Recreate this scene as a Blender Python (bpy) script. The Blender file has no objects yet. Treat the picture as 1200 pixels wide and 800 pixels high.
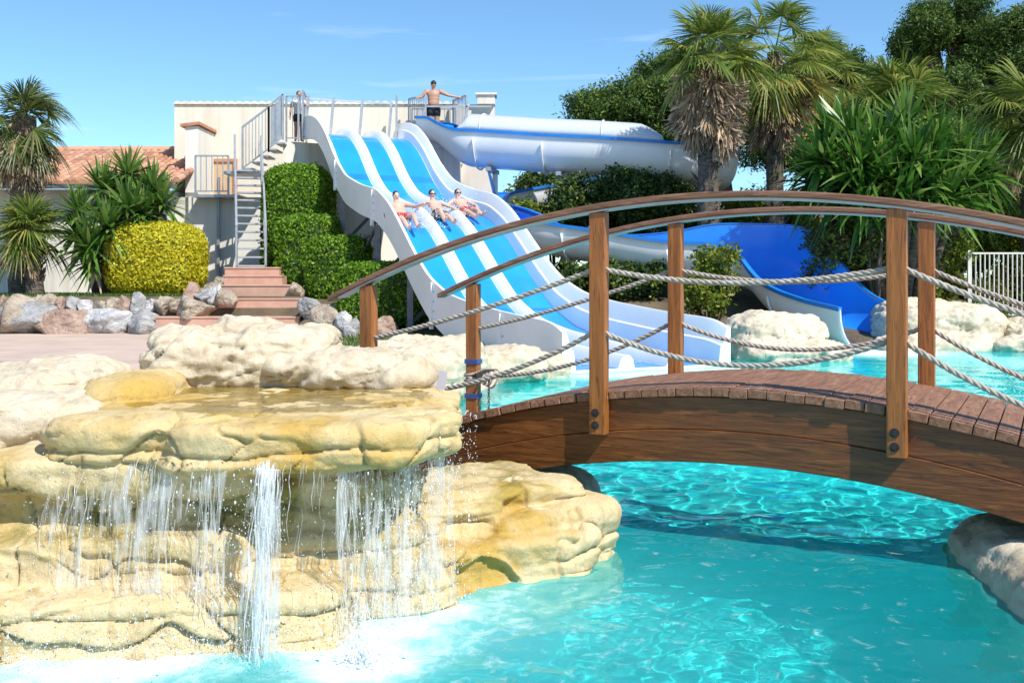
import bpy, bmesh, math, random
import numpy as np
from mathutils import Vector, Matrix, Euler
from mathutils.kdtree import KDTree

SC = bpy.context.scene
COL = SC.collection
F = 1200.0
HZ = 325.0
EYE = 1.45


def at(px, py, Y):
    """world point at distance Y along the line of sight measured on the photograph (1200x800)"""
    return np.array([(px - 600) / F * Y, Y, EYE + (HZ - py) / F * Y])


# ------------------------------------------------------------------ noise
_rs = np.random.RandomState(7)
_perm = np.concatenate([_rs.permutation(256)] * 3)
_grad = _rs.normal(size=(256, 3)); _grad /= np.linalg.norm(_grad, axis=1)[:, None]


def pn(P):
    P = np.asarray(P, float)
    i = np.floor(P).astype(int); f = P - i
    u = f * f * f * (f * (f * 6 - 15) + 10)
    i &= 255
    out = np.zeros(len(P))
    for dx in (0, 1):
        for dy in (0, 1):
            for dz in (0, 1):
                h = _perm[_perm[_perm[(i[:, 0] + dx) & 255] + ((i[:, 1] + dy) & 255)] + ((i[:, 2] + dz) & 255)] & 255
                g = _grad[h]
                d = g[:, 0] * (f[:, 0] - dx) + g[:, 1] * (f[:, 1] - dy) + g[:, 2] * (f[:, 2] - dz)
                w = (u[:, 0] if dx else 1 - u[:, 0]) * (u[:, 1] if dy else 1 - u[:, 1]) * (u[:, 2] if dz else 1 - u[:, 2])
                out += w * d
    return out * 1.5


def fbm(P, sc=1.0, oc=4, seed=0.0):
    P = np.asarray(P, float) * sc + seed * 17.31 + 100
    a = 1.0; o = 0.0
    for _ in range(oc):
        o = o + a * pn(P); P = P * 2.03 + 11.7; a *= .5
    return o


# ------------------------------------------------------------------ linking
def tag(o, label=None, cat=None, group=None, kind=None):
    if label: o['label'] = label
    if cat: o['category'] = cat
    if group: o['group'] = group
    if kind: o['kind'] = kind
    return o


def wloc(o):
    v = np.zeros(3)
    while o is not None:
        v += np.array(o.location); o = o.parent
    return v


def empty(name, loc, label, cat, group=None, rz=0.0):
    o = bpy.data.objects.new(name, None); COL.objects.link(o)
    o.location = tuple(float(c) for c in loc); o.rotation_euler = (0, 0, rz)
    o.empty_display_size = .2
    return tag(o, label, cat, group)


def link(name, me, mats, parent=None, smooth=False):
    if not isinstance(mats, (list, tuple)): mats = [mats]
    for m in mats: me.materials.append(m)
    if smooth: me.polygons.foreach_set('use_smooth', [True] * len(me.polygons))
    o = bpy.data.objects.new(name, me); COL.objects.link(o)
    if parent is not None: o.parent = parent
    return o


def build(name, V, Fc, mats, parent=None, local=False, smooth=False, mi=None, origin=None):
    """ONE mesh object. V in world coordinates unless local."""
    V = np.asarray(V, float).reshape(-1, 3)
    off = np.zeros(3)
    if not local:
        if parent is not None: off = wloc(parent)
        elif origin is not None: off = np.asarray(origin, float)
        else:
            off = np.array([(V[:, 0].min() + V[:, 0].max()) / 2, (V[:, 1].min() + V[:, 1].max()) / 2, V[:, 2].min()])
    me = bpy.data.meshes.new(name)
    if isinstance(Fc, np.ndarray) and Fc.ndim == 2:
        k = Fc.shape[1]; n = len(Fc)
        me.vertices.add(len(V)); me.vertices.foreach_set('co', (V - off).ravel())
        me.loops.add(n * k); me.loops.foreach_set('vertex_index', Fc.ravel().astype(np.int32))
        me.polygons.add(n)
        me.polygons.foreach_set('loop_start', np.arange(0, n * k, k, dtype=np.int32))
        me.polygons.foreach_set('loop_total', np.full(n, k, dtype=np.int32))
        me.update(calc_edges=True); me.validate()
    else:
        me.from_pydata((V - off).tolist(), [], [tuple(int(i) for i in f) for f in Fc]); me.update()
    if mi is not None: me.polygons.foreach_set('material_index', np.asarray(mi, dtype=np.int32))
    o = link(name, me, mats, parent, smooth)
    if not local and parent is None: o.location = off
    return o


class MB:
    """collects shapes for one mesh"""
    def __init__(s): s.V = []; s.F = []; s.n = 0
    def add(s, V, Fc):
        V = np.asarray(V, float).reshape(-1, 3)
        s.V.append(V); s.F += [tuple(int(i) + s.n for i in f) for f in Fc]; s.n += len(V); return s
    def box(s, c, h, rz=0.0, R=None):
        c = np.asarray(c, float); q = np.array([[x, y, z] for x in (-1, 1) for y in (-1, 1) for z in (-1, 1)], float) * np.asarray(h, float)
        if R is not None: q = q @ np.asarray(R).T
        elif rz:
            cs, sn = math.cos(rz), math.sin(rz); q = q @ np.array([[cs, -sn, 0], [sn, cs, 0], [0, 0, 1]]).T
        return s.add(q + c, [(0, 1, 3, 2), (4, 6, 7, 5), (0, 4, 5, 1), (2, 3, 7, 6), (0, 2, 6, 4), (1, 5, 7, 3)])
    def bar(s, a, b, w, h=None, up=(0, 0, 1)):
        """box beam from a to b"""
        a = np.asarray(a, float); b = np.asarray(b, float); h = w if h is None else h
        d = b - a; L = np.linalg.norm(d); d /= L
        up = np.asarray(up, float)
        if abs(d @ up) > .98: up = np.array([0, 1., 0])
        x = np.cross(d, up); x /= np.linalg.norm(x); z = np.cross(x, d)
        return s.box((a + b) / 2, (w / 2, L / 2, h / 2), R=np.stack([x, d, z], 1))
    def tube(s, pts, r, n=8, cap=True):
        pts = np.asarray(pts, float); m = len(pts)
        r = np.full(m, r) if np.isscalar(r) else np.asarray(r)
        T = np.gradient(pts, axis=0); T /= np.linalg.norm(T, axis=1)[:, None] + 1e-12
        up = np.array([0, 0, 1.]) if abs(T[0, 2]) < .95 else np.array([1., 0, 0])
        x = np.cross(T[0], up); x /= np.linalg.norm(x)
        V = []
        for i in range(m):
            x = x - T[i] * (x @ T[i]); x /= np.linalg.norm(x); y = np.cross(T[i], x)
            a = np.arange(n) * 2 * math.pi / n
            V.append(pts[i] + r[i] * (np.cos(a)[:, None] * x + np.sin(a)[:, None] * y))
        Fc = [(i * n + j, i * n + (j + 1) % n, (i + 1) * n + (j + 1) % n, (i + 1) * n + j) for i in range(m - 1) for j in range(n)]
        if cap: Fc += [tuple(range(n - 1, -1, -1)), tuple((m - 1) * n + j for j in range(n))]
        return s.add(np.concatenate(V), Fc)
    def ell(s, c, r, n=12, m=8, R=None):
        V = [(0, 0, 1)]
        for i in range(1, m):
            t = math.pi * i / m
            for j in range(n):
                a = 2 * math.pi * j / n; V.append((math.sin(t) * math.cos(a), math.sin(t) * math.sin(a), math.cos(t)))
        V.append((0, 0, -1)); V = np.array(V) * np.asarray(r, float)
        if R is not None: V = V @ np.asarray(R).T
        Fc = [(0, 1 + j, 1 + (j + 1) % n) for j in range(n)]
        for i in range(m - 2):
            for j in range(n):
                a = 1 + i * n; Fc.append((a + j, a + n + j, a + n + (j + 1) % n, a + (j + 1) % n))
        k = len(V) - 1; a = 1 + (m - 2) * n
        Fc += [(k, a + (j + 1) % n, a + j) for j in range(n)]
        return s.add(V + np.asarray(c, float), Fc)
    def build(s, name, mat, parent=None, **k):
        return build(name, np.concatenate(s.V), s.F, mat, parent, **k)


def eval_mesh(me, mods):
    """apply modifiers (list of (type, {props})) to a mesh and return the result"""
    o = bpy.data.objects.new('working', me); COL.objects.link(o)
    for t, pr in mods:
        md = o.modifiers.new(t, t)
        for k, v in pr.items(): setattr(md, k, v)
    dg = bpy.context.evaluated_depsgraph_get(); dg.update()
    r = bpy.data.meshes.new_from_object(o.evaluated_get(dg), depsgraph=dg)
    bpy.data.objects.remove(o); return r


def bevel(o, w, seg=2):
    md = o.modifiers.new('bevel', 'BEVEL'); md.width = w; md.segments = seg; md.limit_method = 'ANGLE'; md.angle_limit = math.radians(40)
    return o


# ------------------------------------------------------------------ materials
def nodes(name):
    m = bpy.data.materials.new(name); m.use_nodes = True
    nt = m.node_tree; return m, nt, nt.nodes['Principled BSDF']


def N(nt, t, **k):
    n = nt.nodes.new(t)
    for a, v in k.items():
        if a in n.inputs: n.inputs[a].default_value = v
        else: setattr(n, a, v)
    return n


def c4(c): return (c[0], c[1], c[2], 1.0)


def ramp(nt, fac, stops, interp='LINEAR'):
    r = N(nt, 'ShaderNodeValToRGB'); r.color_ramp.interpolation = interp
    el = r.color_ramp.elements
    while len(el) < len(stops): el.new(.5)
    for e, (p, c) in zip(el, stops):
        e.position = p; e.color = c4(c) if len(c) == 3 else c
    nt.links.new(fac, r.inputs['Fac']); return r


def coords(nt, scale=(1, 1, 1), rot=(0, 0, 0), kind='Object'):
    tc = N(nt, 'ShaderNodeTexCoord'); mp = N(nt, 'ShaderNodeMapping')
    mp.inputs['Scale'].default_value = scale; mp.inputs['Rotation'].default_value = rot
    nt.links.new(tc.outputs[kind], mp.inputs['Vector']); return mp.outputs[0]


def noise_n(nt, vec, scale, detail=5, rough=.55, dist=0.0):
    n = N(nt, 'ShaderNodeTexNoise'); n.inputs['Scale'].default_value = scale; n.inputs['Detail'].default_value = detail
    n.inputs['Roughness'].default_value = rough; n.inputs['Distortion'].default_value = dist
    nt.links.new(vec, n.inputs['Vector']); return n.outputs['Fac']


def mixc(nt, fac, a, b, mode='MIX'):
    m = N(nt, 'ShaderNodeMix'); m.data_type = 'RGBA'; m.blend_type = mode
    for s, v in ((0, fac), (6, a), (7, b)):
        if hasattr(v, 'is_linked') or hasattr(v, 'links'): nt.links.new(v, m.inputs[s])
        elif isinstance(v, (int, float)): m.inputs[s].default_value = v
        else: m.inputs[s].default_value = c4(v)
    return m.outputs[2]


def bump(nt, bs, h, strength=.5, dist=.02):
    b = N(nt, 'ShaderNodeBump'); b.inputs['Strength'].default_value = strength; b.inputs['Distance'].default_value = dist
    nt.links.new(h, b.inputs['Height']); nt.links.new(b.outputs[0], bs.inputs['Normal'])


def plain(name, c1, c2=None, scale=4.0, rough=.6, bmp=.0, bscale=30.0, bdist=.01, metal=0.0, lo=.35, hi=.65, stretch=(1, 1, 1), spec=.5):
    m, nt, bs = nodes(name)
    bs.inputs['Roughness'].default_value = rough; bs.inputs['Metallic'].default_value = metal
    bs.inputs['Specular IOR Level'].default_value = spec
    v = coords(nt, stretch)
    c2 = c2 or tuple(x * .85 for x in c1)
    r = ramp(nt, noise_n(nt, v, scale, 6), [(lo, c2), (hi, c1)])
    nt.links.new(r.outputs[0], bs.inputs['Base Color'])
    if bmp: bump(nt, bs, noise_n(nt, v, bscale, 6), bmp, bdist)
    return m


def leafmat(name, cols, trans=.35, rough=.5, spec=.3):
    """cols: colours spread over the leaves, each leaf its own"""
    m, nt, bs = nodes(name)
    g = N(nt, 'ShaderNodeNewGeometry')
    k = len(cols)
    r = ramp(nt, g.outputs['Random Per Island'], [((i + .5) / k, c) for i, c in enumerate(cols)])
    nt.links.new(r.outputs[0], bs.inputs['Base Color']); bs.inputs['Roughness'].default_value = rough
    bs.inputs['Specular IOR Level'].default_value = spec
    t = N(nt, 'ShaderNodeBsdfTranslucent'); nt.links.new(r.outputs[0], t.inputs['Color'])
    mx = N(nt, 'ShaderNodeMixShader'); mx.inputs[0].default_value = trans
    nt.links.new(bs.outputs[0], mx.inputs[1]); nt.links.new(t.outputs[0], mx.inputs[2])
    nt.links.new(mx.outputs[0], nt.nodes['Material Output'].inputs['Surface'])
    return m


def rockmat(name, cream, pale, ochre, stain=.5, crack=True, wet=0.0, bs_scale=26, algae=False):
    m, nt, bs = nodes(name)
    v = coords(nt)
    big = noise_n(nt, v, 1.6, 6, .6, .4)
    c = ramp(nt, noise_n(nt, v, 5.0, 8, .6), [(.3, cream), (.62, pale)]).outputs[0]
    st = ramp(nt, big, [(stain, (0, 0, 0)), (stain + .16, (1, 1, 1))]).outputs[0]
    c = mixc(nt, st, c, ochre)
    if algae:   # olive growth where the wall stays wet
        sx = N(nt, 'ShaderNodeSeparateXYZ'); tco = N(nt, 'ShaderNodeTexCoord'); nt.links.new(tco.outputs['Object'], sx.inputs[0])
        zb = ramp(nt, sx.outputs['Z'], [(.26, (0, 0, 0)), (.40, (1, 1, 1)), (.62, (1, 1, 1)), (.72, (0, 0, 0))])
        nb = ramp(nt, noise_n(nt, v, 3.2, 8, .7, .6), [(.45, (0, 0, 0)), (.60, (.85, .85, .85))])
        mu = mixc(nt, 1.0, zb.outputs[0], nb.outputs[0], 'MULTIPLY')
        c = mixc(nt, mu, c, ramp(nt, noise_n(nt, v, 7, 4), [(.4, (.34, .25, .045)), (.6, (.20, .19, .04))]).outputs[0])
    vs = coords(nt, (5, 5, .8))
    streak = ramp(nt, noise_n(nt, vs, 2.5, 5), [(.56, (0, 0, 0)), (.74, (.6, .6, .6))]).outputs[0]
    c = mixc(nt, streak, c, tuple(x * .5 for x in ochre))
    sp = ramp(nt, noise_n(nt, v, 60, 3), [(.62, (0, 0, 0)), (.72, (.5, .5, .5))]).outputs[0]
    c = mixc(nt, sp, c, (.25, .18, .1))
    nt.links.new(c, bs.inputs['Base Color']); bs.inputs['Roughness'].default_value = .75 - wet
    bs.inputs['Specular IOR Level'].default_value = .3
    bump(nt, bs, noise_n(nt, v, bs_scale, 12, .72), .75, .02)
    return m


M = {}
M['cascade'] = rockmat('cascade_rock', (.60, .46, .235), (.70, .57, .345), (.52, .335, .08), .53, algae=True)
M['cascade_lip'] = rockmat('basin_lip_rock', (.60, .445, .20), (.70, .55, .30), (.56, .36, .09), .46)
M['boulder_cream'] = rockmat('cream_rock', (.56, .455, .31), (.67, .58, .435), (.49, .355, .17), .62)
M['rim_rock'] = rockmat('pool_edge_rock', (.55, .45, .32), (.70, .62, .48), (.42, .32, .18), .58)
M['stone_grey'] = plain('grey_stone', (.47, .46, .45), (.24, .235, .23), 5, .85, 1.0, 13, .09)
M['stone_red'] = plain('reddish_stone', (.48, .35, .27), (.30, .19, .145), 4, .85, 1.0, 13, .09)
M['stone_tan'] = plain('tan_stone', (.52, .44, .34), (.30, .24, .18), 4, .85, 1.0, 13, .09)
M['stone_white'] = plain('pale_stone', (.64, .62, .60), (.38, .37, .38), 5, .85, 1.0, 13, .09)
M['stucco'] = plain('cream_stucco', (.78, .71, .58), (.66, .58, .46), .9, .85, .15, 60, .005, stretch=(3.0, 3.0, .22), lo=.3, hi=.55)
M['stucco2'] = plain('white_stucco', (.78, .75, .67), (.62, .58, .50), 1.0, .85, .15, 60, .005, stretch=(3.0, 3.0, .22), lo=.3, hi=.55)
M['tan_door'] = plain('tan_paint', (.62, .43, .26), (.55, .37, .22), 2, .6)
M['coping'] = plain('terracotta', (.55, .25, .14), (.42, .18, .10), 8, .75, .3, 30)
M['steel'] = plain('galvanised_steel', (.50, .51, .53), (.40, .41, .43), 6, .45, 0, metal=.6)
M['steel_dark'] = plain('weathered_steel', (.20, .21, .23), (.13, .14, .15), 6, .55, 0, metal=.5)
M['white_gel'] = plain('white_fibreglass', (.88, .88, .87), (.82, .825, .82), 1.5, .3, 0)
M['blue_gel'] = plain('sky_blue_fibreglass', (.015, .30, .80), (.02, .25, .68), 1.2, .22, 0)
M['blue_deep'] = plain('deep_blue_fibreglass', (.02, .28, .86), (.017, .23, .77), 1.2, .25, 0)
M['blue_rim'] = plain('blue_rim_paint', (.015, .22, .66), (.015, .18, .55), 2, .3, 0)
M['grass'] = leafmat('grass_blades', [(.05, .12, .015), (.09, .19, .03), (.14, .22, .05)])
M['soil'] = plain('planting_soil', (.16, .12, .075), (.08, .06, .035), 1.4, .95, .6, 20, .03)
M['brick_step'] = plain('terracotta_step', (.60, .36, .26), (.50, .29, .21), 3, .75, .2, 40)
M['rope'] = plain('weathered_rope', (.50, .455, .39), (.34, .30, .25), 30, .9, .4, 180, .003)
M['plastic_blue'] = plain('blue_cord', (.06, .12, .35), (.04, .08, .25), 8, .5)
M['tagmat'] = plain('grey_card', (.50, .46, .48), (.42, .38, .42), 8, .7)
M['concrete'] = plain('wet_concrete', (.68, .60, .46), (.46, .39, .28), 3.0, .6, .5, 14, .03)
M['bolt_black'] = plain('blackened_bolt', (.035, .03, .028), (.015, .013, .012), 20, .7)
M['black'] = plain('black_cloth', (.02, .02, .025), (.012, .012, .015), 9, .7)
M['white_cloth'] = plain('white_cloth', (.78, .76, .75), (.66, .62, .62), 9, .8)
M['red_cloth'] = plain('red_cloth', (.45, .05, .05), (.3, .03, .03), 9, .8)
M['hair'] = plain('dark_hair', (.035, .022, .014), (.015, .01, .007), 30, .55)
M['skin'] = plain('tanned_skin', (.52, .29, .19), (.44, .23, .15), 6, .5)
M['skin_pale'] = plain('light_skin', (.66, .42, .32), (.58, .34, .25), 6, .5)
M['trunk'] = plain('palm_bark', (.19, .15, .11), (.06, .05, .04), 6, .95, .9, 14, .05, stretch=(1, 1, 3))
M['bark'] = plain('tree_bark', (.16, .11, .075), (.07, .05, .035), 5, .95, .8, 12, .05, stretch=(1, 1, .3))
M['palm'] = leafmat('fan_palm_green', [(.08, .14, .022), (.15, .23, .035), (.26, .31, .06), (.11, .19, .025), (.40, .39, .10)], .45, .42, .4)
M['palm_dark'] = leafmat('dark_palm_green', [(.05, .09, .02), (.08, .13, .03), (.14, .18, .045), (.20, .21, .07)], .35, .42, .4)
M['dead'] = leafmat('dry_palm_thatch', [(.40, .28, .17), (.52, .39, .26), (.30, .20, .12), (.60, .48, .34)], .2, .8, .1)
M['palm_yellow'] = leafmat('yellowed_palm', [(.34, .32, .07), (.46, .40, .10), (.52, .38, .14), (.24, .26, .05)], .4, .5, .3)
M['yucca'] = leafmat('yucca_green', [(.05, .13, .02), (.09, .20, .03), (.15, .27, .045), (.24, .34, .09)], .35, .35, .5)
M['yucca_big'] = leafmat('strap_leaf_green', [(.03, .09, .014), (.055, .16, .02), (.11, .24, .03), (.24, .36, .08)], .4, .28, .5)
M['yellow_leaf'] = leafmat('golden_privet', [(.62, .54, .02), (.76, .68, .03), (.46, .44, .02), (.80, .74, .08)], .45, .5)
M['hedge'] = leafmat('hedge_green', [(.05, .13, .012), (.11, .25, .018), (.24, .43, .03), (.36, .54, .05)], .5, .45)
M['shrub'] = leafmat('shrub_green', [(.07, .13, .018), (.13, .20, .025), (.21, .27, .036), (.34, .36, .055), (.09, .15, .02)], .4, .5)
M['shrub_red'] = leafmat('bronze_shrub', [(.06, .09, .018), (.12, .14, .025), (.20, .16, .05), (.09, .12, .02), (.24, .12, .06)], .35, .5)
M['shrub_yel'] = leafmat('yellow_green_shrub', [(.14, .20, .02), (.24, .28, .03), (.36, .36, .05), (.09, .14, .02)], .4, .5)
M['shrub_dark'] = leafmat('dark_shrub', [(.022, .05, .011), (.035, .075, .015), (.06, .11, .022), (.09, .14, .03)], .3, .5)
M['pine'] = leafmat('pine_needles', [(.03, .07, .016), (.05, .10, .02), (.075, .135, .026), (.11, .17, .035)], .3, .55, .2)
M['pine_lit'] = leafmat('sunlit_pine_needles', [(.07, .13, .022), (.11, .18, .03), (.15, .22, .04), (.20, .26, .055)], .3, .55, .2)  # paler copy of the pine needles, sunlight put into the colour
M['fence'] = plain('white_fence_paint', (.76, .74, .68), (.66, .63, .56), 4, .5)


def woodmat(name, c1, c2, c3, axis_stretch, rough=.5):
    m, nt, bs = nodes(name)
    v = coords(nt, axis_stretch)
    g = noise_n(nt, v, 7, 8, .6, .6)
    c = ramp(nt, g, [(.3, c2), (.55, c1), (.75, c3)]).outputs[0]
    v2 = coords(nt, tuple(a * 1.6 for a in axis_stretch))
    w = ramp(nt, noise_n(nt, v2, 3.1, 6, .7), [(.6, (0, 0, 0)), (.76, (.75, .75, .75))]).outputs[0]
    c = mixc(nt, w, c, tuple(min(1, x * 2.3 + .02) for x in c1))
    v3 = coords(nt, tuple(a * 1.0 for a in axis_stretch))
    k = ramp(nt, noise_n(nt, v3, 17, 4, .6), [(.33, (.7, .7, .7)), (.42, (0, 0, 0))]).outputs[0]
    c = mixc(nt, k, c, tuple(x * .35 for x in c2))
    nt.links.new(c, bs.inputs['Base Color']); bs.inputs['Roughness'].default_value = rough
    bump(nt, bs, g, .6, .012); return m


M['beam_wood'] = woodmat('dark_stained_beam', (.175, .058, .014), (.090, .029, .009), (.27, .10, .027), (.5, 3, 5), .32)
M['post_wood'] = woodmat('red_brown_post', (.34, .122, .027), (.22, .074, .017), (.43, .17, .042), (4, 4, .35), .45)
M['rail_wood'] = woodmat('handrail_wood', (.235, .115, .065), (.15, .068, .036), (.33, .20, .13), (.5, 4, 4), .5)
M['deck_wood'] = woodmat('weathered_deck', (.27, .130, .072), (.17, .078, .043), (.35, .215, .14), (4, .5, 4), .65)

# clear cover of the tube
m, nt, bs = nodes('tube_cover')
bs.inputs['Base Color'].default_value = (.84, .87, .88, 1); bs.inputs['Roughness'].default_value = .2
tr = N(nt, 'ShaderNodeBsdfTranslucent', Color=(.8, .84, .86, 1)); tp = N(nt, 'ShaderNodeBsdfTransparent')
m1 = N(nt, 'ShaderNodeMixShader'); m1.inputs[0].default_value = .4
m2 = N(nt, 'ShaderNodeMixShader'); m2.inputs[0].default_value = .14
nt.links.new(bs.outputs[0], m1.inputs[1]); nt.links.new(tr.outputs[0], m1.inputs[2])
nt.links.new(m1.outputs[0], m2.inputs[1]); nt.links.new(tp.outputs[0], m2.inputs[2])
nt.links.new(m2.outputs[0], nt.nodes['Material Output'].inputs['Surface']); M['cover'] = m

# roof tiles
m, nt, bs = nodes('roof_tile')
g = N(nt, 'ShaderNodeNewGeometry')
r = ramp(nt, g.outputs['Random Per Island'], [(.1, (.42, .19, .11)), (.4, (.56, .28, .17)), (.7, (.62, .36, .24)), (.95, (.36, .17, .11))])
v = coords(nt)
c = mixc(nt, ramp(nt, noise_n(nt, v, 3, 6), [(.5, (0, 0, 0)), (.7, (.6, .6, .6))]).outputs[0], r.outputs[0], (.30, .20, .14))
nt.links.new(c, bs.inputs['Base Color']); bs.inputs['Roughness'].default_value = .85; M['tile'] = m

# falling water: white streaks, half clear
m, nt, bs = nodes('falling_water')
bs.inputs['Base Color'].default_value = (.93, .96, .98, 1); bs.inputs['Roughness'].default_value = .15
tp = N(nt, 'ShaderNodeBsdfTransparent'); tl = N(nt, 'ShaderNodeBsdfTranslucent', Color=(.95, .97, 1, 1))
m0 = N(nt, 'ShaderNodeMixShader'); m0.inputs[0].default_value = .5
nt.links.new(bs.outputs[0], m0.inputs[1]); nt.links.new(tl.outputs[0], m0.inputs[2])
mx = N(nt, 'ShaderNodeMixShader')
r = ramp(nt, noise_n(nt, coords(nt, (1, 1, .25)), 40, 4), [(.35, (.8, .8, .8)), (.65, (.25, .25, .25))])
nt.links.new(r.outputs[0], mx.inputs[0])
nt.links.new(m0.outputs[0], mx.inputs[1]); nt.links.new(tp.outputs[0], mx.inputs[2])
nt.links.new(mx.outputs[0], nt.nodes['Material Output'].inputs['Surface']); M['fall'] = m
m, nt, bs = nodes('water_veil')
bs.inputs['Base Color'].default_value = (.93, .96, .98, 1); bs.inputs['Roughness'].default_value = .12
tp = N(nt, 'ShaderNodeBsdfTransparent'); tl = N(nt, 'ShaderNodeBsdfTranslucent', Color=(.95, .97, 1, 1))
m0 = N(nt, 'ShaderNodeMixShader'); m0.inputs[0].default_value = .5
nt.links.new(bs.outputs[0], m0.inputs[1]); nt.links.new(tl.outputs[0], m0.inputs[2])
mx = N(nt, 'ShaderNodeMixShader')
fa_ = noise_n(nt, coords(nt, (1, .35, .06)), 44, 5, .6, .6); fb_ = noise_n(nt, coords(nt, (1, 1, .35)), 9, 4, .6, .5)
mm = N(nt, 'ShaderNodeMath', operation='MULTIPLY'); nt.links.new(fa_, mm.inputs[0]); nt.links.new(fb_, mm.inputs[1])
r = ramp(nt, mm.outputs[0], [(.22, (1, 1, 1)), (.42, (.38, .38, .38))]); nt.links.new(r.outputs[0], mx.inputs[0])
nt.links.new(m0.outputs[0], mx.inputs[1]); nt.links.new(tp.outputs[0], mx.inputs[2])
nt.links.new(mx.outputs[0], nt.nodes['Material Output'].inputs['Surface']); M['veil'] = m
m, nt, bs = nodes('white_foam')
bs.inputs['Base Color'].default_value = (.92, .95, .96, 1); bs.inputs['Roughness'].default_value = .4
tl = N(nt, 'ShaderNodeBsdfTranslucent', Color=(.93, .96, .98, 1)); m0 = N(nt, 'ShaderNodeMixShader'); m0.inputs[0].default_value = .4
nt.links.new(bs.outputs[0], m0.inputs[1]); nt.links.new(tl.outputs[0], m0.inputs[2])
nt.links.new(m0.outputs[0], nt.nodes['Material Output'].inputs['Surface']); M['foam'] = m

# pool water
m, nt, bs = nodes('pool_water'); nt.nodes.remove(bs)
gl = N(nt, 'ShaderNodeBsdfGlass'); gl.inputs['IOR'].default_value = 1.33; gl.inputs['Roughness'].default_value = 0
gl.inputs['Color'].default_value = (.80, 1, 1, 1)
bpw = N(nt, 'ShaderNodeBump'); bpw.inputs['Strength'].default_value = .35; bpw.inputs['Distance'].default_value = .02
nt.links.new(noise_n(nt, coords(nt), 14, 3, .6, .4), bpw.inputs['Height']); 
df = N(nt, 'ShaderNodeBsdfDiffuse'); df.inputs['Color'].default_value = (.88, .95, .96, 1)
at_ = N(nt, 'ShaderNodeAttribute'); at_.attribute_name = 'foam'
v = coords(nt)
nz = noise_n(nt, v, 9, 8, .72, .5)
ad = N(nt, 'ShaderNodeMath', operation='ADD'); nt.links.new(at_.outputs['Fac'], ad.inputs[0]); nt.links.new(nz, ad.inputs[1])
r = ramp(nt, ad.outputs[0], [(.60, (0, 0, 0)), (1.15, (1, 1, 1))])
mulm = N(nt, 'ShaderNodeMath', operation='MULTIPLY'); mulm.inputs[1].default_value = .8
nt.links.new(r.outputs[0], mulm.inputs[0])
tpw = N(nt, 'ShaderNodeBsdfTransparent', Color=(.84, 1, .985, 1)); milk = N(nt, 'ShaderNodeBsdfDiffuse', Color=(.14, .82, .80, 1))
mkc = ramp(nt, at_.outputs['Fac'], [(0, (.02, .84, .84)), (.25, (.50, .90, .90))]); nt.links.new(mkc.outputs[0], milk.inputs['Color'])
w1 = N(nt, 'ShaderNodeMixShader'); w1.inputs[0].default_value = .0
nt.links.new(gl.outputs[0], w1.inputs[1]); nt.links.new(tpw.outputs[0], w1.inputs[2])
w2 = N(nt, 'ShaderNodeMixShader')
mk = ramp(nt, at_.outputs['Fac'], [(0, (.15, .15, .15)), (.06, (.35, .35, .35)), (.3, (.75, .75, .75))]); nt.links.new(mk.outputs[0], w2.inputs[0])
nt.links.new(w1.outputs[0], w2.inputs[1]); nt.links.new(milk.outputs[0], w2.inputs[2])
mx = N(nt, 'ShaderNodeMixShader')
nt.links.new(mulm.outputs[0], mx.inputs[0])
nt.links.new(w2.outputs[0], mx.inputs[1]); nt.links.new(df.outputs[0], mx.inputs[2])
nt.links.new(mx.outputs[0], nt.nodes['Material Output'].inputs['Surface']); M['water'] = m
# shallow film in the basin
m, nt, bs = nodes('basin_water'); nt.nodes.remove(bs)
gs = N(nt, 'ShaderNodeBsdfGlossy'); gs.inputs['Roughness'].default_value = .05
tp = N(nt, 'ShaderNodeBsdfTransparent', Color=(.84, .80, .52, 1)); fr = N(nt, 'ShaderNodeFresnel', IOR=1.33)
bp = N(nt, 'ShaderNodeBump'); bp.inputs['Strength'].default_value = .4; bp.inputs['Distance'].default_value = .02
nt.links.new(noise_n(nt, coords(nt), 22, 4), bp.inputs['Height'])
nt.links.new(bp.outputs[0], gs.inputs['Normal']); nt.links.new(bp.outputs[0], fr.inputs['Normal'])
mx = N(nt, 'ShaderNodeMixShader'); nt.links.new(fr.outputs[0], mx.inputs[0])
nt.links.new(tp.outputs[0], mx.inputs[1]); nt.links.new(gs.outputs[0], mx.inputs[2])
nt.links.new(mx.outputs[0], nt.nodes['Material Output'].inputs['Surface']); M['film'] = m
# pool paint
M['pool'] = plain('turquoise_pool_paint', (.05, .93, .91), (.04, .87, .86), .8, .7, .2, 4, .05)
# paving
M['paving'] = plain('sand_paving', (.60, .455, .365), (.50, .375, .30), 1.2, .85, .25, 40, .01)
M['purple'] = plain('mauve_paving', (.38, .24, .27), (.30, .19, .22), 1.5, .85, .25, 40, .01)


# ------------------------------------------------------------------ camera, light, sky
cam = bpy.data.cameras.new('camera'); co = bpy.data.objects.new('camera', cam); COL.objects.link(co)
co.location = (0, 0, EYE); co.rotation_euler = (math.pi / 2, 0, 0)
cam.sensor_width = 36; cam.lens = 36; cam.shift_y = -(400 - HZ) / 1200.0
cam.clip_start = .05; cam.clip_end = 3000; SC.camera = co
EL = math.radians(49); AZ = math.radians(139)
sd = Vector((math.sin(AZ) * math.cos(EL), math.cos(AZ) * math.cos(EL), math.sin(EL)))
sun = bpy.data.lights.new('sun', 'SUN'); sun.energy = 4.5; sun.angle = math.radians(.5); sun.color = (1, .955, .88)
so = bpy.data.objects.new('sun', sun); COL.objects.link(so); so.rotation_euler = sd.to_track_quat('Z', 'Y').to_euler()
sun.cycles.is_caustics_light = True
w = bpy.data.worlds.new('World'); SC.world = w; w.use_nodes = True; nt = w.node_tree
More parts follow.
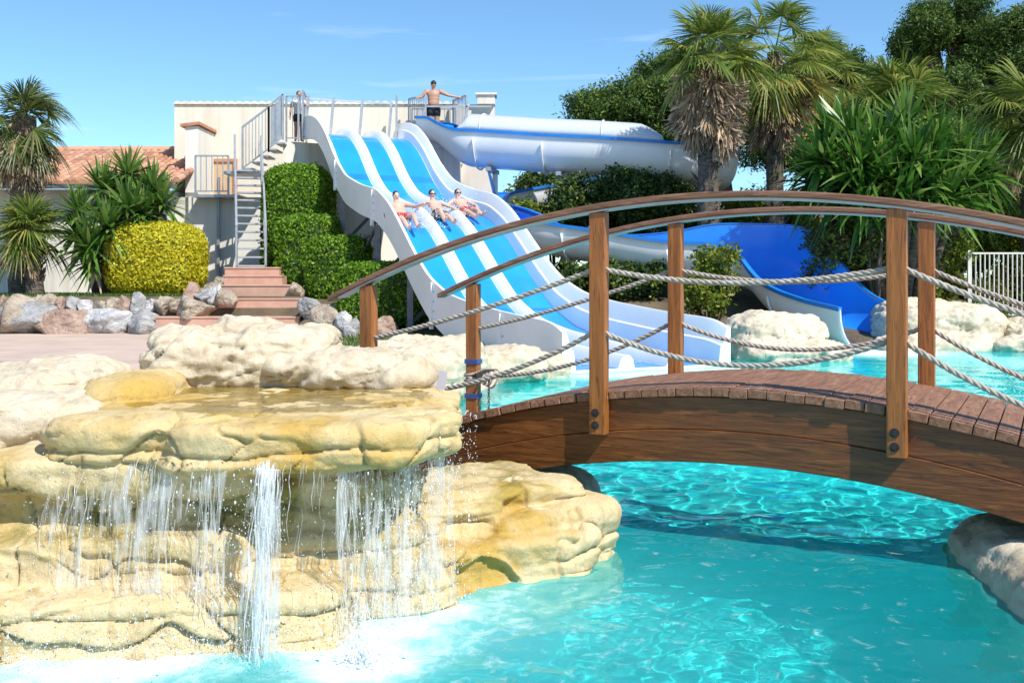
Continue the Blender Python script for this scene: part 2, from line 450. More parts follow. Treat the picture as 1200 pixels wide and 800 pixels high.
bg = nt.nodes['Background']; sky = nt.nodes.new('ShaderNodeTexSky'); sky.sky_type = 'NISHITA'; sky.sun_disc = False
sky.sun_elevation = EL; sky.sun_rotation = AZ; sky.air_density = .9; sky.dust_density = .05; sky.ozone_density = 2.4
# a few thin streaks of high cloud
tc = N(nt, 'ShaderNodeTexCoord'); mp = N(nt, 'ShaderNodeMapping'); mp.inputs['Scale'].default_value = (1.6, 1.6, 14)
mp.inputs['Rotation'].default_value = (0, math.radians(-4), 0)
nt.links.new(tc.outputs['Generated'], mp.inputs['Vector'])
cl = ramp(nt, noise_n(nt, mp.outputs[0], 2.2, 7, .6, .5), [(.60, (0, 0, 0)), (.85, (.35, .35, .35))]).outputs[0]
skc = mixc(nt, 1.0, sky.outputs[0], (.72, .95, 1.04), 'MULTIPLY')
nt.links.new(mixc(nt, cl, skc, (6.5, 7.2, 8.2)), bg.inputs['Color'])
bg.inputs['Strength'].default_value = .135
SC.view_settings.view_transform = 'Standard'; SC.view_settings.look = 'None'
SC.view_settings.exposure = .42; SC.view_settings.gamma = 1
SC.render.film_transparent = False
cy = SC.cycles
cy.max_bounces = 10; cy.transparent_max_bounces = 24; cy.diffuse_bounces = 4; cy.glossy_bounces = 4; cy.transmission_bounces = 8
cy.caustics_reflective = False; cy.caustics_refractive = True
cy.sample_clamp_indirect = 4.0
cy.use_denoising = True

# ------------------------------------------------------------------ terrain
POOL = np.array([(-3, 1.6), (2.2, 1.6), (2.6, 3.0), (2.35, 4.2), (2.6, 5.6), (4.6, 7), (9, 10), (12.8, 14), (12.8, 19.6), (9.6, 20.2), (7.9, 20.8),
                 (6.6, 21.6), (5.6, 19.4), (3.3, 18.9), (.4, 17.4), (.2, 15.4), (-.7, 12), (-.9, 9), (-1.0, 7), (-1.2, 6.1), (-3, 5.5)])


def pool_sd(X, Y):
    """signed distance to the pool edge, negative inside"""
    P = np.stack([X, Y], -1); n = len(POOL)
    d = np.full(X.shape, 1e9); ins = np.zeros(X.shape, bool)
    for i in range(n):
        a = POOL[i]; b = POOL[(i + 1) % n]; e = b - a
        t = np.clip(((P - a) @ e) / (e @ e), 0, 1)
        d = np.minimum(d, np.linalg.norm(P - a - t[..., None] * e, axis=-1))
        c = ((a[1] > Y) != (b[1] > Y)) & (X < (b[0] - a[0]) * (Y - a[1]) / (b[1] - a[1] + 1e-12) + a[0])
        ins ^= c
    return np.where(ins, -d, d)


def sst(a, b, x):
    t = np.clip((x - a) / (b - a), 0, 1); return t * t * (3 - 2 * t)


def height(X, Y):
    X = np.asarray(X, float); Y = np.asarray(Y, float)
    z = np.full(X.shape, .17)
    left = .83 * sst(23.75, 24.15, Y)
    mid = .83 * sst(21.8, 25.0, Y)
    right = 1.1 * sst(20.6, 27.0, Y)
    wl = 1 - sst(-5.2, -4.6, X)
    wr = sst(2.5, 5.0, X)
    z = z + wl * left + (1 - wl) * (wr * right + (1 - wr) * mid)
    s = pool_sd(X, Y)
    k = sst(-.22, .05, s)
    return np.where(s > .05, z, -1.4 * (1 - k) + z * k), s


gx = np.concatenate([-np.geomspace(600, 14.5, 16), np.arange(-14, 14.01, .1), np.geomspace(14.5, 600, 16)])
gy = np.concatenate([[-40, -10, -3, 0], np.arange(1, 30.01, .1), np.geomspace(30.5, 900, 18)])
XX, YY = np.meshgrid(gx, gy); ZZ, SS = height(XX, YY)
far = (YY > 32)
V = np.stack([XX, YY, ZZ], -1).reshape(-1, 3)
nx, ny = len(gx), len(gy)
I, J = np.meshgrid(np.arange(nx - 1), np.arange(ny - 1))
Q = np.stack([J * nx + I, J * nx + I + 1, (J + 1) * nx + I + 1, (J + 1) * nx + I], -1).reshape(-1, 4)
cen = V[Q].mean(1); sdc = pool_sd(cen[:, 0], cen[:, 1])
inp = sdc < -.16
bed = ((cen[:, 1] > 23.95) & (cen[:, 0] < -4.9)) | ((cen[:, 1] > 20.9) & (cen[:, 0] >= -4.9)) | ((cen[:, 0] > 1.5) & (sdc < 4) & (cen[:, 1] > 15))


def sub(q):
    u, inv = np.unique(q, return_inverse=True); return V[u], inv.reshape(q.shape)


v_, f_ = sub(Q[~inp]); mi = bed[~inp].astype(int)
g = build('ground', v_, f_, [M['paving'], M['soil']], smooth=True, mi=mi, origin=(0, 0, 0)); tag(g, kind='structure')
v_, f_ = sub(Q[inp]); pf = build('pool_floor', v_, f_, M['pool'], smooth=True, origin=(0, 0, 0)); tag(pf, kind='structure')
pf.cycles.is_caustics_receiver = True
# mauve band in the paving
a = [at(-60, 452, 12), at(160, 452, 12), at(150, 440, 12)]
mv = [(-9.5, 11), (-3.2, 10.6), (-3.4, 12.0), (-4.5, 13.5), (-6.0, 14.9), (-8, 15.7), (-9.5, 15.9)]
build_v = [(x, y, .174) for x, y in mv]
tag(build('paving_band', build_v, [tuple(range(len(mv)))], M['purple']), kind='structure')

# water sheet
ys = np.geomspace(1.3, 27, 620); us = np.linspace(-1, 1, 520)
hw = np.minimum(.62 * ys + 2.2, 20)
WX = us[None, :] * hw[:, None]; WY = np.repeat(ys[:, None], len(us), 1)
P2 = np.stack([WX, WY, np.zeros_like(WX)], -1).reshape(-1, 3)
dst = WY.ravel()
srcs = [(-.85, 4.1), (-.45, 4.45), (-1.5, 3.9)]
dc = np.min([np.hypot(P2[:, 0] - a, P2[:, 1] - b) for a, b in srcs], axis=0)
agit = np.exp(-(dc / 1.5) ** 2)
wz = .0110 * fbm(P2 * [1, 1.25, 1], 1.7, 2, 1) + .0046 * fbm(P2, 4.4, 2, 2) + (.0021 + .002 * agit) * fbm(P2, 9, 2, 3) * np.clip(1.6 - dst / 9, 0, 1)
wz += .010 * agit * fbm(P2, 3.5, 2, 5)
WV = P2.copy(); WV[:, 2] = wz
nxw, nyw = len(us), len(ys)
I, J = np.meshgrid(np.arange(nxw - 1), np.arange(nyw - 1))
WQ = np.stack([J * nxw + I, J * nxw + I + 1, (J + 1) * nxw + I + 1, (J + 1) * nxw + I], -1).reshape(-1, 4)
water = build('water', WV, WQ, M['water'], smooth=True, origin=(0, 0, 0)); tag(water, kind='structure')
water.cycles.is_caustics_caster = True
# foam density on the water (splash zone below the falls, slide exits)
def seg_d(P, a, b):
    a = np.array(a); b = np.array(b); e = b - a
    t = np.clip(((P[:, :2] - a) @ e) / (e @ e), 0, 1); return np.linalg.norm(P[:, :2] - a - t[:, None] * e, axis=1)
fl = np.minimum(seg_d(P2, (-2.2, 3.62), (-1.0, 3.95)), seg_d(P2, (-1.0, 3.95), (-.35, 4.45)))
pat = np.clip(.78 + .9 * fbm(P2, 2.1, 3, 14), .12, 1.2)
foam = (.24 * np.exp(-(fl / .15) ** 2) + .13 * np.exp(-(fl / .42) ** 2)) * pat + .075 * np.exp(-(fl / 1.25) ** 2)
foam += .45 * np.exp(-(np.hypot(P2[:, 0] + .56, P2[:, 1] - 3.85) / .18) ** 2)
foam += .45 * np.exp(-(np.hypot((P2[:, 0] - 7.3) / 1.3, (P2[:, 1] - 19.7) / 1.2) / .9) ** 2)
foam += .28 * np.exp(-(seg_d(P2, (1.2, 15.0), (3.6, 16.2)) / .5) ** 2) + .2 * np.exp(-(np.hypot((P2[:, 0] - 9.3), (P2[:, 1] - 17)) / 1.2) ** 2)
al = water.data.attributes.new('foam', 'FLOAT', 'POINT')
assert len(al.data) == len(foam)
al.data.foreach_set('value', foam.astype(np.float32))

# ------------------------------------------------------------------ bridge (local frame: x along, y across away from us, z up)
BO = np.array([.497, 5.85, 0.0]); BA = math.atan2(-.467, .884)
BR = np.array([[math.cos(BA), -math.sin(BA), 0], [math.sin(BA), math.cos(BA), 0], [0, 0, 1]])
bridge = empty('footbridge', BO, 'arched brown timber footbridge with rope sides spanning the turquoise pool', 'bridge', rz=BA)
zd = lambda t: .85 - .0846 * (t - .8) ** 2
zr = lambda t: 1.91 - .0865 * (t - .7) ** 2
BW = 1.348


def ribbon(ts, zb, zt, y0, y1):
    V = []; Fc = []
    for t in ts: V += [(t, y0, zb(t)), (t, y1, zb(t)), (t, y1, zt(t)), (t, y0, zt(t))]
    n = len(ts)
    for i in range(n - 1):
        a = 4 * i
        for k in range(4): Fc.append((a + k, a + (k + 1) % 4, a + 4 + (k + 1) % 4, a + 4 + k))
    Fc += [(3, 2, 1, 0), (4 * n - 4, 4 * n - 3, 4 * n - 2, 4 * n - 1)]
    return V, Fc


TS = np.linspace(-1.95, 3.7, 90)
# beams: laminated, a shallow step between two layers
for y0, y1, s in ((.037, .107, 1), (1.241, 1.311, -1)):
    mb = MB()
    mb.add(*ribbon(TS, lambda t: zd(t) - .41, lambda t: zd(t) - .232, y0, y1))
    mb.add(*ribbon(TS, lambda t: zd(t) - .23, lambda t: zd(t) - .049, y0 + .004, y1 - .004))
    bevel(mb.build('beam', M['beam_wood'], bridge, local=True), .004, 1)
# deck planks
mb = MB(); rng = random.Random(3)
t = -1.95
while t < 3.65:
    wd = .100; g = .004
    tm = t + wd / 2; sl = -.1692 * (tm - .8); L = math.hypot(1, sl); c, s = 1 / L, sl / L
    R = np.array([[c, 0, -s], [0, 1, 0], [s, 0, c]])
    o1 = rng.uniform(-.008, .008); dz = rng.uniform(-.003, .003)
    mb.box((tm, .674 + o1, zd(tm) - .0235 + dz), ((wd - g) / 2, .664, .0235), R=R); t += wd
deck = bevel(mb.build('deck', M['deck_wood'], bridge, local=True), .003, 1)
PT = (-1.607, 0, 1.607, 3.214)
for w0, far_ in ((0, False), (BW, True)):
    for t in PT:
        mb = MB(); zb = zd(t) - (.24 if not far_ else .24); zt = zr(t) - .048
        ox = .002
        V = []; Fc = []
        lv = np.linspace(zb, zt, 6)
        mb.box((t, w0, (zb + zt) / 2), (.0475, .0365, (zt - zb) / 2))
        p = bevel(mb.build('post', M['post_wood'], bridge, local=True), .005, 2)
        for dz in (.055, .125):
            b = MB(); sgn = -1 if not far_ else 1
            y = w0 + sgn * .0365
            b.tube([(t - .008, y - .0 * sgn, zb + dz), (t - .008, y + sgn * .006, zb + dz)], .024, 14)
            b.tube([(t - .008, y + .006 * sgn, zb + dz), (t - .008, y + sgn * .012, zb + dz)], .013, 6)
            b.build('bolt', M['bolt_black'], p, local=True)
    TR = np.linspace(-1.9, 3.7, 70)
    hr = MB().add(*ribbon(TR, lambda t: zr(t) - .036, zr, w0 - .055, w0 + .055)).build('handrail', M['rail_wood'], bridge, local=True); bevel(hr, .008, 2)
    MB().add(*ribbon(TR[1:-1], lambda t: zr(t) - .047, lambda t: zr(t) - .0365, w0 - .042, w0 + .042)).build('rail_strip', M['steel'], hr, local=True)


def rope_geo(p0, p1, sag, r, n=None, ends=None):
    p0 = np.array(p0, float); p1 = np.array(p1, float); L = np.linalg.norm(p1 - p0)
    pitch = r * 7.5; n = int(L / pitch * 9)
    s = np.linspace(0, 1, n); c = p0 + (p1 - p0) * s[:, None]; c[:, 2] -= sag * 4 * s * (1 - s)
    c[:, 1] += .004 * np.sin(s * 9)
    T = np.gradient(c, axis=0); T /= np.linalg.norm(T, axis=1)[:, None]
    x = np.cross(T, [0, 0, 1]); x /= np.linalg.norm(x, axis=1)[:, None]; y = np.cross(T, x)
    ph = s * L / pitch * 2 * math.pi
    mb = MB()
    for k in range(3):
        a = ph + k * 2 * math.pi / 3
        mb.tube(c + r * .52 * (np.cos(a)[:, None] * x + np.sin(a)[:, None] * y), r * .55, 6)
    return mb


def rope(p0, p1, sag, r=.0155): return rope_geo(p0, p1, sag, r).build('rope', M['rope'], bridge, local=True, smooth=True)


for w0, off in ((0, 0), (BW, 0)):
    for i in range(3):
        a, b = PT[i], PT[i + 1]
        for hgt, sg in (((.70), .075), ((.34), .155)):
            s1 = sg
            ha, hb = hgt, hgt
            if i == 0 and hgt < .5: s1 = .10
            if i == 0 and hgt > .5: s1 = .03
            rope((a + .03, w0 + off, zd(a) + ha), (b - .03, w0 + off, zd(b) + hb), s1)

# loose knots, blue lashings, tag and chain on the far left post
mb = MB(); rng = np.random.RandomState(5)
fx, fy, fz = PT[0], BW, zd(PT[0]) + .34
for k in range(3):
    a = np.linspace(0, 2 * math.pi, 26); ph = rng.uniform(0, 6)
    mb.tube(np.stack([fx + .066 * np.cos(a), fy + .056 * np.sin(a), fz + .02 * k - .02 + .015 * np.sin(a + ph)], 1), .011, 6, False)
for k in range(4):
    a = np.linspace(0, 2 * math.pi, 22); r0 = .035 + .012 * k
    mb.tube(np.stack([fx + .09 + .03 * k + r0 * np.cos(a), fy - .05 + .02 * np.sin(2 * a), fz + .01 + r0 * np.sin(a) + .015 * np.cos(a * 2)], 1), .008, 6, False)
mb.build('knot', M['rope'], bridge, local=True, smooth=True)
for dz in (-.16, .10):
    mb = MB(); a = np.linspace(0, 2 * math.pi, 5)[:-1] + math.pi / 4
    for k in range(4):
        z = fz + dz + k * .009
        pts = [(fx + .052 * sx, fy + .041 * sy, z) for sx, sy in ((-1, -1), (1, -1), (1, 1), (-1, 1), (-1, -1))]
        for p, q in zip(pts, pts[1:]): mb.bar(p, q, .007, .007)
    mb.build('lashing', M['plastic_blue'], bridge, local=True)
mb = MB(); z = fz + .02; k = 0
while z > zd(PT[0]) - .02:
    a = np.linspace(0, 2 * math.pi, 11); o = (k % 2) * math.pi / 2
    mb.tube(np.stack([fx + .135 + .008 * np.cos(a) * math.cos(o), fy + .008 * np.cos(a) * math.sin(o), z + .016 * np.sin(a)], 1), .0035, 5, False); z -= .022; k += 1
mb.build('chain', M['steel_dark'], bridge, local=True)

# ------------------------------------------------------------------ rocks


def supell(c, r, p=3.0, rz=0.0, n=28, m=16, tilt=0.0):
    """rounded box as a closed mesh"""
    u = np.linspace(-math.pi, math.pi, n, endpoint=False); v = np.linspace(-math.pi / 2, math.pi / 2, m)
    f = lambda a: np.sign(a) * np.abs(a) ** (2 / p)
    V = []
    for b in v:
        for a in u: V.append((r[0] * f(math.cos(b)) * f(math.cos(a)), r[1] * f(math.cos(b)) * f(math.sin(a)), r[2] * f(math.sin(b))))
    V = np.array(V)
    ct, st_ = math.cos(tilt), math.sin(tilt)
    V = np.stack([V[:, 0] * ct - V[:, 2] * st_, V[:, 1], V[:, 0] * st_ + V[:, 2] * ct], 1)
    cs, sn = math.cos(rz), math.sin(rz); V = V @ np.array([[cs, -sn, 0], [sn, cs, 0], [0, 0, 1]]).T + np.array(c)
    Fc = [(i * n + j, i * n + (j + 1) % n, (i + 1) * n + (j + 1) % n, (i + 1) * n + j) for i in range(m - 1) for j in range(n)]
    return V, Fc


def rock_union(pieces, voxel, amp=.05, sc=2.2, strata=(), sdepth=.025, seed=0, smooth_it=4, fine=.010, vcracks=.02, block=0, boff=.09):
    mb = MB()
    for p in pieces: mb.add(*p)
    me = bpy.data.meshes.new('rock'); me.from_pydata(np.concatenate(mb.V).tolist(), [], mb.F); me.update()
    me = eval_mesh(me, [('REMESH', dict(mode='VOXEL', voxel_size=voxel)), ('SMOOTH', dict(factor=.6, iterations=smooth_it))])
    n = len(me.vertices); P = np.empty(n * 3); me.vertices.foreach_get('co', P); P = P.reshape(-1, 3)
    Nn = np.empty(n * 3); me.vertices.foreach_get('normal', Nn); Nn = Nn.reshape(-1, 3)
    d = amp * fbm(P, sc, 4, seed) + fine * fbm(P * [1, 1, 1.6], 8, 4, seed + 2)
    # facets: ridged noise
    d += amp * .5 * (1 - 2 * np.abs(fbm(P * [1, 1, 1.5], sc * 1.3, 3, seed + 5)))
    side = np.clip(1 - np.abs(Nn[:, 2]) * 1.05, 0, 1)
    if block:
        rb = np.random.RandomState(seed + 9)
        Q = P + np.stack([.16 * block * fbm(P, 1.3 / block, 3, seed + 130 + k) for k in range(3)], 1)
        sq = np.array([1, 1, 2.6]); lo_, hi_ = (Q * sq).min(0) - block, (Q * sq).max(0) + block
        cnt = max(6, int(np.prod(hi_ - lo_) / block ** 3)); S = rb.uniform(lo_, hi_, (cnt, 3))
        kd = KDTree(cnt)
        for i_, s_ in enumerate(S): kd.insert(s_, i_)
        kd.balance()
        lk = [kd.find_n(q, 2) for q in (Q * sq).tolist()]
        ci = np.array([l[0][1] for l in lk]); e = np.array([l[1][2] - l[0][2] for l in lk])
        off = rb.uniform(-1, 1, cnt)[ci]; gr = rb.normal(0, .30, (cnt, 3))[ci]
        edge = 1 - np.exp(-(e / (.035 * block)) ** 2)
        d += (block * boff * off * np.clip(edge, 0, 1) + np.sum((Q * sq - S[ci]) * gr, 1) * .13 * edge) * (.3 + .7 * side)
        cr = np.exp(-(e / .013) ** 2) * np.clip(fbm(P, 1.1 / block ** .5, 3, seed + 150) * 2.5 + .55, 0, 1)
        d -= vcracks * 1.3 * cr
    for k, z0 in enumerate(strata):
        zz = z0 + .07 * fbm(P * [1, 1, .15], .9, 3, seed + 20 + k) + .018 * fbm(P, 6, 2, seed + 40 + k)
        on = np.clip(fbm(P * [1, 1, .3], 1.2, 2, seed + 60 + k) * 3 + 1.1, 0, 1)
        q = (P[:, 2] - zz)
        d -= on * side * (sdepth * np.exp(-(q / .010) ** 2) + sdepth * .8 * np.exp(-np.clip(q, 0, 9) / .05) * (q > 0))
    if vcracks:
        a = np.abs(fbm(P * [1, 1, .45], 1.5, 3, seed + 80)); d -= vcracks * np.exp(-(a / .018) ** 2) * np.clip(fbm(P, 1.3, 2, seed + 90) * 3 + .5, 0, 1)
        a = np.abs(fbm(P * [.6, 1, 1.2], 2.6, 3, seed + 110)); d -= vcracks * .6 * np.exp(-(a / .014) ** 2) * np.clip(fbm(P, 1.9, 2, seed + 120) * 3, 0, 1)
    P = P + Nn * d[:, None]
    Fq = np.empty(len(me.loops), np.int32); me.loops.foreach_get('vertex_index', Fq)
    if all(len(p.vertices) == 4 for p in me.polygons): Fc = Fq.reshape(-1, 4)
    else: Fc = [tuple(p.vertices) for p in me.polygons]
    bpy.data.meshes.remove(me)
    return P, Fc


casc = empty('rock_waterfall', (-1.1, 4.9, 0), 'cream artificial rock waterfall pouring into the pool beside the bridge', 'waterfall')
base = [supell((-1.75, 5.2, .10), (1.25, .66, .60), 6), supell((-3.0, 4.95, .10), (.75, .62, .44), 5, .1), supell((-3.2, 4.7, -.15), (.8, .6, .36), 6, .05)]
lay = np.random.RandomState(17)
#        x      y     half x half y  z0    z1   turn
for (x_, y_, hx, hy, z0, z1, rt) in ((-1.95, 4.62, .85, .42, .54, .70, .05), (-1.35, 4.80, .60, .40, .56, .69, .12),
        (-2.0, 4.66, .78, .40, .36, .56, .04), (-1.1, 4.84, .62, .46, .30, .58, .18),
        (-1.95, 4.56, .85, .44, .16, .38, .04), (-1.15, 4.80, .72, .48, .14, .34, .16), (-.62, 5.25, .52, .46, .10, .33, .35),
        (-1.7, 4.38, 1.0, .47, -.06, .19, .11), (-.98, 4.80, .62, .50, -.06, .17, .25), (-.28, 5.18, .62, .44, -.02, .20, .55), (.0, 5.44, .40, .42, .02, .27, .7), (-.20, 5.50, .48, .42, .24, .375, .5),
        (-1.65, 4.27, 1.05, .48, -.5, -.01, .14), (-.92, 4.70, .70, .48, -.5, -.03, .28), (-.22, 5.12, .70, .44, -.5, .0, .58), (.02, 5.46, .42, .44, -.5, .05, .75)):
    base.append(supell((x_, y_, (z0 + z1) / 2), (hx, hy, (z1 - z0) / 2 + .016), 7, rt, tilt=lay.uniform(-.03, .03)))
P, Fc = rock_union(base, .0098, .016, 2.3, (.09, .26, .45), .020, 3, smooth_it=5, block=.9, vcracks=.028, boff=.03, fine=.010)
cb = build('base_rock', P, Fc, M['cascade'], casc, smooth=True); cb.cycles.is_caustics_receiver = True
slab = [supell((-1.12, 4.86, .770), (.84, .74, .100), 7, -.05),
        supell((-.94, 4.42, .760), (.52, .37, .112), 5, .04),
        supell((-1.50, 4.62, .765), (.44, .36, .108), 6, .12),
        supell((-.60, 4.72, .765), (.34, .40, .108), 4.5, .35),
        supell((-1.86, 5.12, .84), (.20, .42, .14), 3.5, .1)]
P, Fc = rock_union(slab, .0094, .012, 2.6, (.745,), .018, 11, fine=.008, vcracks=.022, block=.6, boff=.035, smooth_it=5)
build('basin_slab', P, Fc, M['cascade_lip'], casc, smooth=True)
left = [supell((-2.42, 4.95, .73), (.56, .55, .20), 6, .05, tilt=-.05), supell((-2.5, 5.2, .84), (.45, .4, .16), 5, -.1), supell((-3.1, 5.1, .62), (.6, .6, .24), 5, .1)]
P, Fc = rock_union(left, .014, .03, 2.4, (.70, .82), .026, 21, block=.5, smooth_it=2, boff=.06, fine=.014)
build('side_rock', P, Fc, M['boulder_cream'], casc, smooth=True)
ba = [supell((-1.50, 5.72, .98), (.50, .35, .17), 5, .05, tilt=-.04), supell((-1.38, 5.9, 1.06), (.38, .32, .12), 5, .1, tilt=-.08), supell((-1.72, 5.62, .98), (.27, .26, .14), 3, 0)]
P, Fc = rock_union(ba, .013, .045, 3, (1.06,), .026, 31, block=.45, smooth_it=2, boff=.06, fine=.014)
build('back_boulder', P, Fc, M['boulder_cream'], casc, smooth=True)
bb = [supell((-.90, 5.55, .945), (.46, .26, .115), 2.6, -.02, tilt=-.03), supell((-.74, 5.62, .92), (.26, .28, .10), 2.6, 0, tilt=-.1)]
P, Fc = rock_union(bb, .012, .03, 3, (), .02, 41, block=.45, smooth_it=2, boff=.06, fine=.014)
build('back_boulder', P, Fc, M['boulder_cream'], casc, smooth=True)
# thin water film lying in the basin
fx = np.linspace(-1.95, -.35, 50); fy = np.linspace(4.2, 5.6, 44)
fX, fY = np.meshgrid(fx, fy); rr = ((fX + 1.12) / .74) ** 2 + ((fY - 4.95) / .64) ** 2
Vf = np.stack([fX, fY, .878 + .004 * fbm(np.stack([fX.ravel(), fY.ravel(), 0 * fX.ravel()], 1), 9, 2).reshape(fX.shape)], -1).reshape(-1, 3)
Qf = []
for j in range(43):
    for i in range(49):
        k = [j * 50 + i, j * 50 + i + 1, (j + 1) * 50 + i + 1, (j + 1) * 50 + i]
        if rr.ravel()[k].max() < 1.0: Qf.append(k)
build('basin_water', Vf, np.array(Qf), M['film'], casc, smooth=True)

# falling streams
rng = np.random.RandomState(12)


def lip(px):
    """edge of the basin slab where it spills, by column of the photograph"""
    xs = np.array([60, 110, 230, 330, 430, 500, 530.]); Y = np.array([4.32, 4.30, 4.15, 4.02, 4.22, 4.50, 4.62]); z = np.array([.70, .70, .72, .70, .70, .73, .76])
    Yv = np.interp(px, xs, Y); return np.array([(px - 600) / F * Yv, Yv, np.interp(px, xs, z)])


def stream(pxa, pxb, n, r0, r1, vout=(.1, .35), ztop=None, wob=.012, brk=.25, zend=0.0):
    mb = MB()
    for k in range(n):
        p = lip(rng.uniform(pxa, pxb)) + np.array([0, rng.uniform(-.05, .02), rng.uniform(-.01, .03)])
        if ztop is not None: p[2] = ztop + rng.uniform(-.03, .02)
        v = rng.uniform(*vout); vx = rng.normal(0, .06)
        tf = math.sqrt(2 * max(.05, p[2] - zend + .02) / 9.81); t0 = 0.0
        while t0 < tf:
            t1 = min(tf, t0 + tf * rng.uniform(.18, .75))
            m = max(4, int((t1 - t0) / tf * 26)); t = np.linspace(t0, t1, m)
            q = np.stack([p[0] + vx * t + wob * np.sin(t * 60 + k) * t / tf, p[1] - v * t, p[2] - 4.905 * t * t], 1)
            s = np.linspace(0, 1, m); r = rng.uniform(r0, r1) * (np.sin(np.clip(s, .04, .98) * math.pi) ** .5) * (1 + .5 * np.sin(s * rng.uniform(15, 40) + k)) * .8
            mb.tube(q, np.maximum(r, .0006), 6)
            t0 = t1 + tf * rng.uniform(0, brk)
    return mb.build('water_stream', M['fall'], casc, smooth=True)


stream(304, 325, 70, .0010, .0034, (.2, .55), brk=.25, wob=.008)
stream(236, 262, 34, .0008, .0022, (.15, .5), brk=.6, wob=.008)
stream(404, 450, 46, .0007, .0022, (.15, .4), brk=.5)
stream(176, 216, 26, .0007, .0020, (.2, .6), brk=.8, wob=.01)
stream(455, 532, 60, .0006, .0015, (.05, .4), brk=.6)
stream(60, 170, 50, .0007, .0020, (.2, .9), brk=1.2, wob=.015)
stream(335, 400, 14, .0006, .0016, (.05, .4), brk=1.2)


def veil(pxa, pxb, v, ztop, seed, flare=.0):
    """sheet of falling water, a few millimetres thick, rippled"""
    r = np.random.RandomState(seed); nc = max(6, int((pxb - pxa) / 2.5)); nr = 26; A = []
    for i in range(nc + 1):
        f = i / nc; p = lip(pxa + (pxb - pxa) * f); p[2] = ztop; q = []
        tf = math.sqrt(2 * (ztop + .02) / 9.81)
        for t in np.linspace(0, tf, nr):
            q.append((p[0] + flare * (f - .5) * t / tf * .3, p[1] - .02 - v * t, p[2] - 4.905 * t * t))
        A.append(q)
    A = np.array(A); nrm = .010 * fbm((A * [9, 9, 2.2]).reshape(-1, 3), 1, 3, seed).reshape(nc + 1, nr); A[:, :, 1] += nrm
    B_ = A.copy(); B_[:, :, 1] += .004
    V = np.concatenate([A.reshape(-1, 3), B_.reshape(-1, 3)]); n = (nc + 1) * nr; Fq = []
    for i in range(nc):
        for j in range(nr - 1):
            a = i * nr + j; k = (a, a + 1, a + nr + 1, a + nr); Fq.append(k); Fq.append(tuple(n + x for x in k[::-1]))
    for i in range(nc): a = i * nr; Fq.append((a, a + nr, n + a + nr, n + a))
    for j in range(nr - 1): Fq.append((j, n + j, n + j + 1, j + 1)); a = nc * nr + j; Fq.append((a, a + 1, n + a + 1, n + a))
    return build('water_veil', V, Fq, M['veil'], casc, smooth=True)


for a_, b_, v_2, z_, fl_ in ((300, 330, .42, .70, .25), (306, 324, .36, .70, .2), (230, 268, .34, .71, .15), (400, 453, .32, .72, .1), (456, 532, .22, .75, .1), (470, 528, .34, .75, .1), (172, 218, .42, .70, .2), (70, 165, .55, .70, .2)):
    veil(a_, b_, v_2, z_, int(a_), fl_)
# drops thrown about
ico = bmesh.new(); bmesh.ops.create_icosphere(ico, subdivisions=1, radius=1); iv = np.array([v.co[:] for v in ico.verts]); jf = np.array([[v.index for v in f.verts] for f in ico.faces]); ico.free()


def drops(name, C, r, mat, stretch=None, parent=None):
    n = len(C); s = np.ones((n, 3)) if stretch is None else stretch
    V = (C[:, None, :] + iv[None] * r[:, None, None] * s[:, None, :]).reshape(-1, 3)
    Fq = (jf[None] + (np.arange(n) * len(iv))[:, None, None]).reshape(-1, 3)
    return build(name, V, Fq, mat, parent, smooth=True, origin=None if parent else (0, 0, 0))


Cs = []; Rr = []
for (a, b, n, zt) in ((60, 230, 1300, .72), (230, 300, 500, .7), (296, 335, 900, .7), (400, 455, 900, .7), (450, 535, 2600, .8)):
    for k in range(n):
        p = lip(rng.uniform(a, b)); q = rng.beta(1.2, 1.2); z = zt * (1 - q) + .01
        Cs.append((p[0] + rng.normal(0, .03 + .05 * q), p[1] - rng.uniform(.0, .35) * math.sqrt(q) - abs(rng.normal(0, .05)), z + rng.normal(0, .03))); Rr.append(rng.gamma(1.4, .0006) + .0005)
for k in range(800):   # splash on the basin rim by the bridge
    a = rng.uniform(470, 560); p = lip(min(a, 530)); Cs.append((p[0] + (a - min(a, 530)) / F * 4.6, p[1] - abs(rng.normal(0, .08)), rng.uniform(.3, .86))); Rr.append(rng.gamma(1.5, .0008) + .0006)
for k in range(13000):  # fine mist at the foot
    s = rng.uniform(0, 1)
    a = np.array([-2.2, 3.70]); b = np.array([-1.0, 4.02]); c = np.array([-.3, 4.55])
    p = a + (b - a) * s / .55 if s < .55 else b + (c - b) * (s - .55) / .45
    h = rng.exponential(.075); Cs.append((p[0] + rng.normal(0, .09), p[1] + rng.normal(-.04, .13), .004 + h)); Rr.append(rng.gamma(1.3, .0005) + .0005)
for k in range(900):   # the small jet in front
    a = rng.uniform(0, 6.28); h = abs(rng.normal(0, .05)); d = abs(rng.normal(0, .07)); Cs.append((-.56 + math.cos(a) * d, 3.85 + math.sin(a) * d, h)); Rr.append(rng.gamma(1.5, .001) + .0006)
Cs = np.array(Cs); Rr = np.array(Rr); st_ = np.ones((len(Cs), 3)); st_[:, 2] = rng.uniform(.9, 2.2, len(Cs))
o = drops('water_spray', Cs, Rr, M['foam'], st_); tag(o, 'white spray and foam drops at the foot of the rock waterfall', 'spray', kind='stuff')


